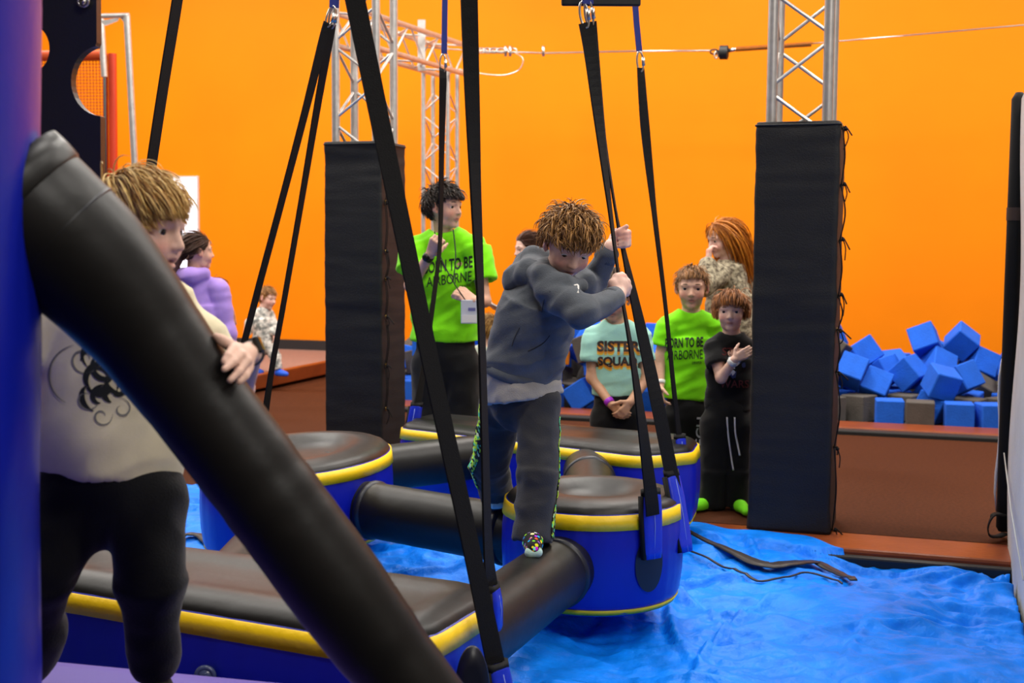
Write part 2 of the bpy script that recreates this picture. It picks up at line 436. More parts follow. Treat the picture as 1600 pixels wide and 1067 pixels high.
mk('round_patch', rings([np.array([at(738 + 34 * s * math.cos(q) * .8, 1078 + 70 * s * math.sin(q), 3.045 + .004 * math.cos(q) + (0 if s < 1 else .01)) for q in -np.arange(30) * 2 * math.pi / 30]) for s in (1, .96, .5)]), M['patch'], b_front)
s1b = at(160, 815, 4.06); s1c = at(140, 885, 4.06); sleeve(b_front, s1b, s1c, .06, (-.2, .9, 0))
# air valve
vc = at(325, 1050, 3.2)
mk('air_valve', join(oval(vc + np.array([0, -.03, 0]), X3, Z3, .022, .022, .007), tube([vc, vc + np.array([0, -.035, 0])], .02, 16), tube([vc + np.array([-.004, -.04, 0]), vc + np.array([.006, -.045, .012])], .003, 6)), mat('clear_valve', (70, 80, 110), .2), b_front)

# inflatable tower with slanting tube (near left)
tow = thing('inflatable_tower', 'tall dark blue inflatable tower with a black slanting tube at the left edge', 'inflatable', (-1.146, 2.22, -.17))
TW = circ((-1.146, 2.22), .32, 96)
tr = []
for py_, i in ((1600, .1), (1590, .02), (1300, 0), (1067, 0), (800, .004), (533, 0), (260, .003), (0, 0), (-260, .004), (-400, .03), (-430, .12)):
    e_ = at(66, py_, 2.05); O_ = circ((e_[0] - .341, 2.05), .32 - i, 96); tr.append(np.column_stack([O_, np.full(96, max(e_[2], -.165))]))
mk('tower_column', rings(tr[::1], True, True), M['blue'], tow)
tk = [(10, 300, .125), (60, 345, .122), (130, 405, .113), (210, 495, .097), (290, 602, .087), (404, 752, .087), (518, 906, .088), (610, 1030, .080), (700, 1150, .078)]
tp = spline([at(x, y, np.interp(k, [0, 1, 3, 8], [2.15, 2.15, 2.2, 2.28])) for k, (x, y, r) in enumerate(tk)], 81)
dk = np.concatenate([[0], np.cumsum([np.hypot(tk[i + 1][0] - tk[i][0], tk[i + 1][1] - tk[i][1]) for i in range(8)])]); dk /= dk[-1]
rr = [np.interp(i / 80, dk, [t[2] for t in tk]) * (1 + .016 * math.sin(i * .9) * math.exp(-((i - 67) / 3.5) ** 2) + .012 * math.sin(i * 1.3) * math.exp(-((i - 44) / 5) ** 2) - .008 * math.exp(-((i - 50) / 1.2) ** 2) - .01 * math.exp(-((i - 22) / 1.0) ** 2)) for i in range(81)]
mk('slanting_tube', tube(tp, rr, 56), M['black'], tow)
dd = nrm(tp[8] - tp[2]); c0 = tp[3]
mk('flange', tube([c0 - dd * .05, c0 - dd * .02, c0 + dd * .0, c0 + dd * .010], [.131, .130, .127, .12], 48), M['black'], tow)
ring_c = tp[8]; mk('seam_ring', tube([ring_c - dd * .004, ring_c, ring_c + dd * .004], [rr[8], rr[8] + .003, rr[8]], 48), M['patch'], tow)
pb = rounded([(-1.5, 2.0), (-.28, 2.0), (-.28, 2.80), (-1.5, 3.10)], .1)
pr = [np.column_stack([inset(ccw(pb), i), np.full(120, z)]) for z, i in ((-.1, .03), (0, 0), (.2, -.01), (.34, 0), (.382, .012), (.398, .04), (.403, .09))]
mk('base_cushion', rings(pr, True, True), M['purple'], tow)

# ------------------------------------------------------------------ tarp
PU = float(np.dot(at(1560, 838, 6.0), U))
def tarp():
    nu, nv = 380, 300
    u0, u1, v0 = -4.4, PU + .02, 2.75
    uu = np.linspace(u0, u1, nu); rows = []
    rng = np.random.RandomState(4)
    creases = []
    for k in range(110):
        c = np.array([rng.uniform(-2.6, .4), rng.uniform(3.2, 6.1)]); a = rng.normal(0.15, .6); L = rng.uniform(.15, .55)
        creases.append((c, a, L, rng.uniform(.010, .032), rng.uniform(.014, .042)))
    S = np.linspace(0, 1, nv)
    UU, SS = np.meshgrid(uu, S, indexing='ij')
    # far edge: laps over the coping left of the right-hand column, drops into the pit to the right
    vmax = 5.90 + .235 / (1 + np.exp((UU + .43) / .05)) + .10 / (1 + np.exp((UU + .95) / .04)) + .012 * np.sin(UU * 23) + .01 * np.sin(UU * 9 + 1)
    VV = v0 + (vmax - v0) * SS
    Z = .012 * np.sin(UU * 5.1 + VV * 2) + .012 * np.sin(VV * 6.3 - UU * 3 + 1)
    P = np.stack([UU, VV], -1)
    nz = np.array([[noise.noise((u * 1.7, v * 1.7, .3)) * .055 + noise.noise((u * 4.1, v * 5.3, 7.)) * .022 + (1 - abs(noise.noise((u * 3.2, v * 4.4, 3.1))) * 2) * .018 + (1 - abs(noise.noise((u * 8.2, v * 9.4, 5.1))) * 2) * .011 + (1 - abs(noise.noise((u * 15, v * 19, 2.1))) * 2) * .005 for v in row] for u, row in zip(uu, VV)])
    Z += nz
    for c, a, L, h, wd in creases:
        d = P - c; x = d[..., 0] * math.cos(a) + d[..., 1] * math.sin(a); y = -d[..., 0] * math.sin(a) + d[..., 1] * math.cos(a) + .25 * x * x
        Z += h * np.exp(-(x / L) ** 2) * (np.exp(-(y / wd) ** 2) - .5 * np.exp(-((y - wd * 1.3) / wd) ** 2))
    # bulges under the sheet
    for cu, cv, r1, r2, h in ((-1.15, 5.9, .45, .22, .035), (.12, 5.75, .16, .16, .06), (-.30, 5.0, .30, .35, .05), (-.6, 4.3, .35, .4, .035), (.1, 4.6, .3, .6, .05)):
        Z += h * np.exp(-((UU - cu) / r1) ** 2 - ((VV - cv) / r2) ** 2)
    lap = np.clip((VV - 5.84) / .05, 0, 1)
    Z = np.where(VV > 5.84, np.maximum(Z, .008 * lap + .004 * np.sin(UU * 31)) * lap + Z * (1 - lap), Z)
    drop = 1 / (1 + np.exp(-(UU + .43) / .05))
    Z = Z - drop * .08 * np.clip((VV - 5.55) / .35, 0, 1)
    Z = np.where(VV < 5.84, Z - .045, Z - .02)
    Z = np.where(Z > .015, .015 + .04 * np.tanh((Z - .015) / .04), Z); Z = np.maximum(Z, -.13)
    Z = np.where((VV > 5.9) & (drop < .9), np.maximum(Z, .009), Z)
    W = UU[..., None] * U + VV[..., None] * V + Z[..., None] * Z3
    v = W.reshape(-1, 3); i = np.arange((nu - 1) * nv).reshape(nu - 1, nv)[:, :-1].ravel()
    f = np.stack([i, i + nv, i + nv + 1, i + 1], 1)
    return v, f, W
tv, tf, TWG = tarp()
tarp_o = mk('tarpaulin', (tv, tf), M['tarp'], label='wrinkled bright blue plastic tarp spread beneath the inflatable', cat='tarp', origin=room(-1, 4.6, -.05))
sol = tarp_o.modifiers.new('thickness', 'SOLIDIFY'); sol.thickness = .004
tbvh = BVHTree.FromPolygons([tuple(p) for p in tv], [tuple(q) for q in tf])
def drape(P, lift):
    out = []
    for p in P:
        h = tbvh.ray_cast(Vector((p[0], p[1], 2)), Vector((0, 0, -1)))
        out.append([p[0], p[1], (h[0].z if h[0] is not None else 0) + lift])
    return np.array(out)
def floor_strap(px, wds, lab):
    P = spline([onz(x, y, .0) for x, y in px], 40); P = drape(P, .007)
    for _ in range(2): P[1:-1, 2] = np.maximum(P[1:-1, 2], (P[:-2, 2] + P[2:, 2]) / 2)
    for dx_, dy_ in ((0, .05), (0, -.05), (.05, 0), (-.05, 0), (0, -.1), (0, .1)): P[:, 2] = np.maximum(P[:, 2], drape(P + np.array([dx_, dy_, 0]), .004)[:, 2])
    for _ in range(2): P[1:-1, 2] = np.maximum(P[1:-1, 2], (P[:-2, 2] + P[2:, 2]) / 2)
    T = np.gradient(P, axis=0); wd = np.cross(T, Z3)
    mk('loose_strap', ribbon(P, np.interp(np.linspace(0, 1, 40), np.linspace(0, 1, len(wds)), wds), wd, .006), mat('loose_webbing', (40, 32, 30), .5), label=lab, cat='strap')
floor_strap([(1062, 842), (1110, 858), (1150, 872), (1200, 886), (1245, 880), (1275, 871), (1305, 884), (1334, 911)], [.02, .03, .05, .09, .07, .05, .045, .03], 'broad dark strap snaking over the tarp right of the round block')
floor_strap([(1064, 862), (1110, 876), (1150, 893), (1188, 909), (1230, 902), (1262, 892), (1296, 902), (1316, 916)], [.008, .009, .012, .014, .01, .008, .01, .006], 'thin black cord on the tarp in front of the broad strap')
floor_strap([(262, 838), (290, 832), (312, 836), (326, 850)], [.03, .045, .045, .03], 'short dark strap curled on the tarp behind the left boy')
# ------------------------------------------------------------------ trusses, padded columns
def truss(name, c, size, z0, z1, lab, ang=RA, step=.235, rl=.0255, rd=.009, group=None):
    u = np.array([math.cos(ang), -math.sin(ang), 0]); v = np.array([math.sin(ang), math.cos(ang), 0])
    t = thing(name, lab, 'truss', (c[0], c[1], z0), group); h = size / 2
    C = [np.array([c[0], c[1], 0]) + u * a * h + v * b * h for a, b in ((-1, -1), (1, -1), (1, 1), (-1, 1))]
    for p in C: mk('chord', tube([p + Z3 * z0, p + Z3 * z1], rl, 14), M['alu'], t, auto=40)
    n = int((z1 - z0) / step)
    shared = {}
    for s in range(4):
        a, b = C[s], C[(s + 1) % 4]
        for i in range(n):
            za, zb = z0 + i * step + .02, z0 + (i + 1) * step - .02
            if zb < 1.75: continue
            p, q = (a, b) if (i + s) % 2 else (b, a)
            mk('diagonal_brace', tube([p + Z3 * za, q + Z3 * zb], rd, 8), M['alu'], t, auto=40)
    return t
def girder(name, A, B, size, lab, step=.25):
    d = nrm(B - A); s = nrm(np.cross(d, Z3)); h = size / 2; L = np.linalg.norm(B - A)
    t = thing(name, lab, 'truss', A)
    C = [s * a * h + Z3 * b * h for a, b in ((-1, -1), (1, -1), (1, 1), (-1, 1))]
    for p in C: mk('chord', tube([A + p, B + p], .024, 12), M['alu'], t, auto=40)
    for k in range(4):
        for i in range(int(L / step)):
            p, q = (C[k], C[(k + 1) % 4]) if (i + k) % 2 else (C[(k + 1) % 4], C[k])
            mk('diagonal_brace', tube([A + p + d * (i * step + .02), A + q + d * ((i + 1) * step - .02)], .009, 8), M['alu'], t, auto=40)
    return t
CR1 = np.array([1.392, 6.245]); CL1 = np.array([-.922, 8.05])
truss('truss_tower', CR1, .26, .0, 3.6, 'silver truss tower rising from the right-hand black padded column')
truss('truss_tower', CL1, .27, .0, 3.9, 'silver truss tower rising from the left-hand black padded column')
TB = np.array([at(688, 300, 12.4)[0], 12.4])
truss('truss_tower', TB, .25, .0, 3.02, 'thin silver truss tower standing by the orange wall behind the staff member', rl=.021, rd=.008)
gA = at(599, 61, 11.4); gB = at(712, 96, 12.45); gA = gA + (gA - gB) * .45
gr_t = girder('truss_girder', gA, gB + (gB - gA) * .03, .27, 'horizontal silver truss girder joining the back tower, tinted orange')
pp = at(661, 74, 12.1)
mk('mounting_plate', box(pp + np.array([-.035, -.2, -.24]), pp + np.array([.035, -.185, .22])), M['alu'], gr_t, smooth=False)

def pad_column(c, hw, h, lab, lace_side):
    t = thing('column_pad', lab, 'column pad', (c[0], c[1], .006))
    u, v = U, V
    def rr(i, r, n=8):
        O = rounded([(-hw + i, -hw + i), (hw - i, -hw + i), (hw - i, hw - i), (-hw + i, hw - i)], r, n); return O
    O = rr(0, .012); I = rr(.03, .01); R = []
    zs = np.linspace(.006, h, 130); rng = np.random.RandomState(int(c[0] * 100) % 97)
    def ringz(O, z, amp):
        P = []
        for a, b in O:
            w = 0
            if amp:
                e = max(0, 1 - abs(abs(a) - hw) / .03) * 0 + 1
                w = .0035 * noise.noise((a * 3 + c[0] * 7, b * 3, z * 22)) + .004 * noise.noise((a * 5 + 9, b * 5 + c[0], z * 7)) + .006 * noise.noise((a * 2, b * 2 + 4, z * 2.2 + c[0]))
                w *= .55 + .9 * math.exp(-((h - z) / .25) ** 2) + .5 * math.exp(-((h * .52 - z) / .2) ** 2)
                w += .006 * math.exp(-((z - .02) / .06) ** 2)
            n_ = nrm(np.array([a, b]) * np.array([1. if abs(a) >= abs(b) else .0, 1. if abs(b) >= abs(a) else 0]))
            q = np.array([a, b]) + n_ * w
            P.append(np.array([c[0], c[1], 0]) + u * q[0] + v * q[1] + Z3 * z)
        return np.array(P)
    R = [ringz(I, .006, 0)] + [ringz(O, z, 1) for z in zs] + [ringz(rr(.008, .01), h + .004, 0), ringz(I, h + .002, 0), ringz(I, .006, 0)]
    mk('padded_cover', rings(R, False), M['pad'], t)
    # hem along the top and lacing down the open edge
    hem = [np.array([c[0], c[1], 0]) + u * a + v * b + Z3 * (h - .012) for a, b in rr(-.002, .012)]
    mk('top_hem', tube(hem + [hem[0]], .005, 6, caps=False), M['black_mat'], t)
    e = np.array([c[0], c[1], 0]) + u * (hw + .004) + v * (-hw + .05)
    for z in lace_side:
        p = e + Z3 * z
        mk('eyelet', oval(p + u * .004, nrm(v), Z3, .010, .010, .003, 12, 5), mat('brass', (170, 140, 80), .35, 1.0), t)
        k = random.Random(int(z * 991))
        a1 = p + u * .022 - v * .02 + Z3 * k.uniform(-.01, .01); 
        mk('tie_cord', join(tube(spline([p, p + u * .015 - v * .01, a1 + Z3 * .01, a1 + u * k.uniform(0, .05) - Z3 * k.uniform(.0, .05)], 10), .0035, 5),
                            tube(spline([a1, a1 + u * .012 - Z3 * .04, a1 + u * k.uniform(-.01, .02) - Z3 * k.uniform(.06, .1)], 8), .003, 5), sphere(a1, .009, 6, 8)), M['web'], t)
    for i in range(len(lace_side) - 1):
        a = e + Z3 * lace_side[i] + u * .006; b = e + Z3 * lace_side[i + 1] + u * .006
        m_ = (a + b) / 2 + u * (.012 + .008 * (i % 2))
        mk('lacing_cord', join(tube(spline([a, m_, b], 12), .003, 5), tube(spline([a - v * .02, m_ - v * .03 + u * .004, b - v * .02], 12), .003, 5)), M['web'], t)
    return t
pad_column(CR1, .193, 1.955, 'tall black padded column standing at the tarp edge, right of the kids', (.02, .42, .78, .98, 1.14, 1.40, 1.66, 1.93))
pad_column(CL1, .192, 1.985, 'black padded column with orange-lit side, left of the staff member', (.35, .62, .92, 1.15, 1.32, 1.62, 1.78))

# ------------------------------------------------------------------ cable line between the towers
def cab(*p): return [at(*q) for q in p]
c_pts = cab((664, 76, 12.1), (740, 79, 12.15), (800, 81, 12.0), (850, 83, 11.93))
cable = thing('steel_cable', 'thin steel cable with spring and pulley strung across the orange wall', 'cable', at(664, 76, 12.1))
def Yc(px): return 11.52 / (RC + (px - 800) / 2000 * RS)
def cp(px, py): return at(px, py, Yc(px))
mk('wire', tube([cp(660, 74), cp(740, 79), cp(850, 83), cp(985, 80), cp(1112, 79)], .0075, 6), M['steel'], cable)
mk('wire', tube([cp(1268, 68), cp(1420, 55), cp(1600, 39), cp(1800, 20)], .006, 6), M['steel'], cable)
mk('loose_wire', tube(spline([cp(805, 82), cp(817, 92), cp(812, 108), cp(790, 117), cp(760, 116), cp(716, 108)], 30), .0055, 6), M['steel'], cable)
for x in (752, 762, 772, 783, 800): mk('shackle', oval(cp(x, 79), X3, Z3, .045, .022, .008, 14, 5), M['steel'], cable)
for x in (790, 797, 849): mk('wire_clamp', tube([cp(x, 72), cp(x, 88)], .014, 8), M['steel'], cable)
q0 = cp(1122, 82); ax = nrm(cp(1135, 82) - cp(1122, 82))
mk('rubber_stop', tube([cp(1124, 82), cp(1125, 82), cp(1137, 82), cp(1138, 82)], [.045, .062, .062, .045], 24), M['black_mat'], cable, auto=40)
mk('shackle', oval(cp(1116, 81), X3, Z3, .035, .02, .008, 14, 5), M['black_mat'], cable)
mk('shackle', oval(cp(1119, 86), Z3, X3, .03, .015, .007, 14, 5), M['steel'], cable)
mk('threaded_rod', tube([cp(1138, 79), cp(1150, 77)], .018, 10), M['steel'], cable)
sp0, sp1 = cp(1150, 77), cp(1268, 69); n_ = 420; sd = nrm(sp1 - sp0); sa = nrm(np.cross(sd, Z3)); sb = np.cross(sd, sa)
hel = [sp0 + (sp1 - sp0) * i / n_ + .019 * (math.cos(i * .7) * sa + math.sin(i * .7) * sb) for i in range(n_)]
mk('coil_spring', tube(hel, .0045, 4), mat('spring_steel', (90, 66, 50), .4, .8), cable)

# ------------------------------------------------------------------ suspension straps
def strap(lab, pts, W, tw, blue=None, carab=None, wire=True):
    """pts (px,py,Y) from top to bottom; W width m; tw twist angle per point in degrees"""
    P = np.array([at(*p) for p in pts]); t = thing('suspension_strap', lab, 'strap', P[-1])
    n = 60; Q = spline(P, n); s = np.linspace(0, 1, len(pts))
    d = np.concatenate([[0], np.cumsum(np.linalg.norm(np.diff(P, axis=0), axis=1))]); d /= d[-1]
    a = np.radians(np.interp(np.linspace(0, 1, n), d, tw))
    wd = np.stack([np.cos(a), np.sin(a), 0 * a], 1)
    mk('black_webbing', ribbon(Q, W, wd, .006), M['web'], t, smooth=False)
    if carab:
        k = nrm(P[0] - P[1]); c = P[0] + k * .028; s2 = nrm(np.cross(k, Y3))
        mk('carabiner', join(oval(c, k, s2, .045, .014, .0045, 22, 6)), M['steel'], t)
        mk('screw_gate', tube([c - k * .02 - s2 * .014, c + k * .018 - s2 * .014], .0075, 10), M['steel'], t)
    if blue:
        B = np.array([at(*p) for p in blue]); Bs = spline(B, 12) if len(B) > 2 else np.array([B[0] + (B[1] - B[0]) * x for x in np.linspace(0, 1, 12)])
        mk('blue_webbing', ribbon(Bs, .03, np.array([.85, .5, 0]), .006), M['bweb'], t, smooth=False)
    return t
# S7a / S7b on the right round block, S8 far block, S6 held by the staff member, S2/S3 left round block, S4/S5/S1 front block
strap('black strap gripped by the boy\'s nearer fist, ending in the front blue sleeve', [(915, 36, 4.46), (924, 90, 4.46), (935, 185, 4.45), (952, 320, 4.43), (968, 440, 4.41), (985, 540, 4.40), (1000, 640, 4.395), (1017, 772, 4.395), (1020, 805, 4.40)], .05, [15, 25, 50, 72, 80, 72, 55, 25, 22],
      blue=[(914, -160, 4.46), (916, 6, 4.46)], carab=True)
strap('black strap gripped by the boy\'s farther fist, ending in the rear blue sleeve', [(922, 34, 4.56), (932, 110, 4.58), (945, 220, 4.6), (962, 330, 4.62), (976, 400, 4.64), (1003, 520, 4.68), (1028, 635, 4.66), (1048, 734, 4.65), (1054, 768, 4.64)], .052, [30, 60, 78, 80, 70, 40, 20, 15, 15],
      blue=[(920, -160, 4.56), (921, 6, 4.56)], carab=True)
strap('thin black strap running down in front of the green shirted boy', [(1001, 106, 5.85), (1008, 200, 5.85), (1022, 330, 5.85), (1040, 480, 5.85), (1052, 600, 5.85), (1061, 680, 5.86)], .045, [45, 20, 58, 66, 62, 55],
      blue=[(980, -220, 5.85), (992, 0, 5.85), (999, 80, 5.85)], carab=True)
strap('black strap held by the staff member at shoulder height', [(692, 108, 6.5), (692, 130, 6.5), (690, 240, 6.62), (688, 366, 6.75), (683, 425, 6.74), (667, 540, 6.68), (653, 630, 6.62)], .045, [50, 45, 62, 70, 70, 60, 40],
      blue=[(698, -220, 6.5), (694, 84, 6.5)], carab=True)
strap('black strap slanting down behind the left boy\'s wristwatch', [(513, 36, 5.4), (505, 62, 5.4), (478, 170, 5.42), (440, 315, 5.45), (407, 438, 5.48), (378, 548, 5.5), (345, 668, 5.52)], .045, [40, 50, 62, 66, 66, 70, 60],
      blue=[(528, -220, 5.4), (520, 12, 5.4)], carab=True)
strap('black strap ending at the back of the left round block', [(518, 38, 5.5), (513, 70, 5.52), (497, 160, 5.58), (470, 320, 5.68), (443, 475, 5.76), (425, 575, 5.82), (412, 664, 5.86)], .045, [45, 55, 62, 70, 72, 72, 60],
      blue=[(534, -220, 5.5), (524, 12, 5.5)], carab=True)
strap('broad black strap crossing the picture to the near corner of the long block', [(510, -230, 3.15), (555, 0, 3.15), (617, 300, 3.155), (680, 600, 3.16), (735, 850, 3.165), (774, 1036, 3.17)], .05, [15, 20, 35, 40, 40, 25])
strap('black strap hanging straight beside the boy on the beam', [(728, -230, 3.45), (733, 0, 3.45), (742, 270, 3.46), (751, 480, 3.47), (757, 680, 3.48), (762, 850, 3.49), (768, 916, 3.5)], .047, [25, 20, 55, 72, 70, 64, 50])
strap('black strap dropping behind the left boy\'s head', [(300, -160, 4.2), (277, 0, 4.18), (256, 130, 4.15), (236, 262, 4.12), (205, 480, 4.1), (162, 815, 4.06)], .047, [66, 66, 68, 68, 66, 60])
# dark hanger plate at the top of the view
pl = at(939, 7, 4.7)
hp = mk('hanger_plate', box(pl + np.array([-.143, -.01, -.006]), pl + np.array([.143, .01, .12])), M['board'], smooth=False, bevel=.006, label='black steel hanger plate at the top edge above the carabiners', cat='plate')

# ------------------------------------------------------------------ climbing board, frame and net (upper left)
def extrude_poly(px, Y, th):
    P = [at(x, y, Y) for x, y in px]; n = len(P)
    v = P + [p + np.array([0, th, 0]) for p in P]
    f = [tuple(range(n)), tuple(range(2 * n - 1, n - 1, -1))] + [(i, i + n, (i + 1) % n + n, (i + 1) % n) for i in range(n)]
    return np.array(v), f
arcR = [(158 - 47 * math.sin(a) , 126 - 55 * math.cos(a)) for a in np.linspace(.16, math.pi - .03, 18)]
arcL = [(46 + 31 * math.cos(a), 76 + 38 * math.sin(a)) for a in np.linspace(math.pi / 2, -math.pi / 2, 18)]
bd = [(150, -110), (151, 66), (149, 71)] + arcR + [(157, 184), (158, 330), (40, 330), (40, 114)] + arcL + [(40, 38), (40, -110)]
cb = thing('climbing_board', 'black hanging grip board with round bites cut from its edges', 'board', at(100, 330, 3.0))
v_, f_ = extrude_poly(bd, 3.0, .035)
mk('board', (v_, f_), M['board'], cb, smooth=False, bevel=.004)
bc = at(131, 3, 2.99); mk('bolt', join(tube([bc, bc + Y3 * -.008], .008, 12), oval(bc - Y3 * .004, X3, Z3, .012, .012, .003, 14, 5)), M['steel'], cb)

fr_ = thing('pipe_frame', 'silver pipe frame standing by the wall at the upper left', 'frame', at(215, 470, 10.6))
def pip(a, b, r=.03): return mk('pipe', tube([at(*a), at(*b)], r, 12), M['alu'], fr_, auto=40)
pip((198, 24, 10.6), (222, 470, 10.6), .028); pip((158, 30, 11.2), (163, 120, 11.2), .028); pip((60, 28, 10.6), (202, 24, 10.6), .02); pip((100, 31, 11.2), (160, 30, 11.2), .02)
mk('corner_gusset', extrude_poly([(186, 26), (200, 26), (200, 42)], 10.6, .02), M['alu'], fr_, smooth=False)
mk('corner_gusset', extrude_poly([(154, 32), (166, 31), (186, 27), (184, 32), (164, 40)], 10.9, .02), M['alu'], fr_, smooth=False)
nt_ = thing('safety_net', 'orange safety net with red padded posts behind the black board', 'net', at(120, 440, 11.4))
for x0, x1 in ((160, 168), (169, 182)):
    p = at((x0 + x1) / 2, 84, 11.4); q = at((x0 + x1) / 2 + 4, 470, 11.4); mk('padded_post', tube([p, q], (x1 - x0) / 2 / 175, 14), M['red'], nt_, auto=40)
mk('dark_post', tube([at(163, 78, 11.3), at(167, 470, 11.3)], .012, 8), M['black_mat'], nt_)
mk('top_bar', tube([at(-20, 88, 11.4), at(165, 86, 11.4)], .045, 12), M['net'], nt_, auto=40)
mesh = []
for i in range(34):
    x = -5 + i * 5.0; mesh.append(tube([at(x, 88, 11.42), at(x + 4, 300, 11.42)], .0035, 3, False))
for j in range(42):
    y = 90 + j * 5; mesh.append(tube([at(-10, y, 11.42), at(166, y, 11.42)], .0035, 3, False))
mk('net_mesh', join(*mesh), M['net'], nt_, kind='stuff')

# ------------------------------------------------------------------ upright panel at the right edge
pc = at(1560, 838, 6.0); pu = float(np.dot(pc, U)); pv_ = float(np.dot(pc, V))
pn = thing('upright_panel', 'grey-white upright fabric panel with black padded edge at the right border', 'panel', room(pu, pv_, .0))
ptop = 2.09
R = []
for z in np.linspace(-.12, ptop - .05, 30):
    r = []
    for v, du in [(pv_ - .02, .05), (pv_ - .03, .012), (pv_ - .2, -.005), (pv_ - .6, -.012), (pv_ - 1.4, -.006), (pv_ - 2.6, .0), (pv_ - 2.6, .16), (pv_ - 1.0, .16), (pv_ - .02, .14)]:
        r.append(room(pu + .035 + du - .012 * math.sin(z * 4 + v), v, z))
    R.append(np.array(r))
mk('fabric_face', rings(R, True, True), M['white_pad'], pn, auto=50)
mk('edge_pad', tube([room(pu + .02, pv_, z) for z in (.03, .05, .5, 1.2, ptop - .03, ptop)], [.022, .033, .035, .035, .033, .016], 16), M['web'], pn)
mk('edge_band', tube([room(pu + .02, pv_, z) for z in (1.50, 1.56)], .0375, 16), mat('brown_band', (60, 42, 32), .6), pn, auto=40)
mk('fabric_flap', ribbon([room(pu - .014 - .008 * math.sin(k * 1.2), pv_ + .02, z) for k, z in enumerate(np.linspace(.12, .85, 9))], [.004, .01, .014, .016, .018, .014, .012, .01, .004], U, .012), mat('white_fabric', (225, 222, 215), .8), pn)
lp = [at(1566, 803, 5.95), at(1552, 806, 5.9), at(1544, 822, 5.9), at(1546, 836, 5.9), at(1558, 838, 5.9), at(1572, 833, 5.95)]
mk('strap_loop', ribbon(spline(lp, 24), .045, V, .006), M['web'], pn)
mk('seam', tube([room(pu + .006, pv_ - .1, .42), room(pu + .0, pv_ - .8, .30), room(pu, pv_ - 1.6, .2)], .003, 5), M['white_pad'], pn)

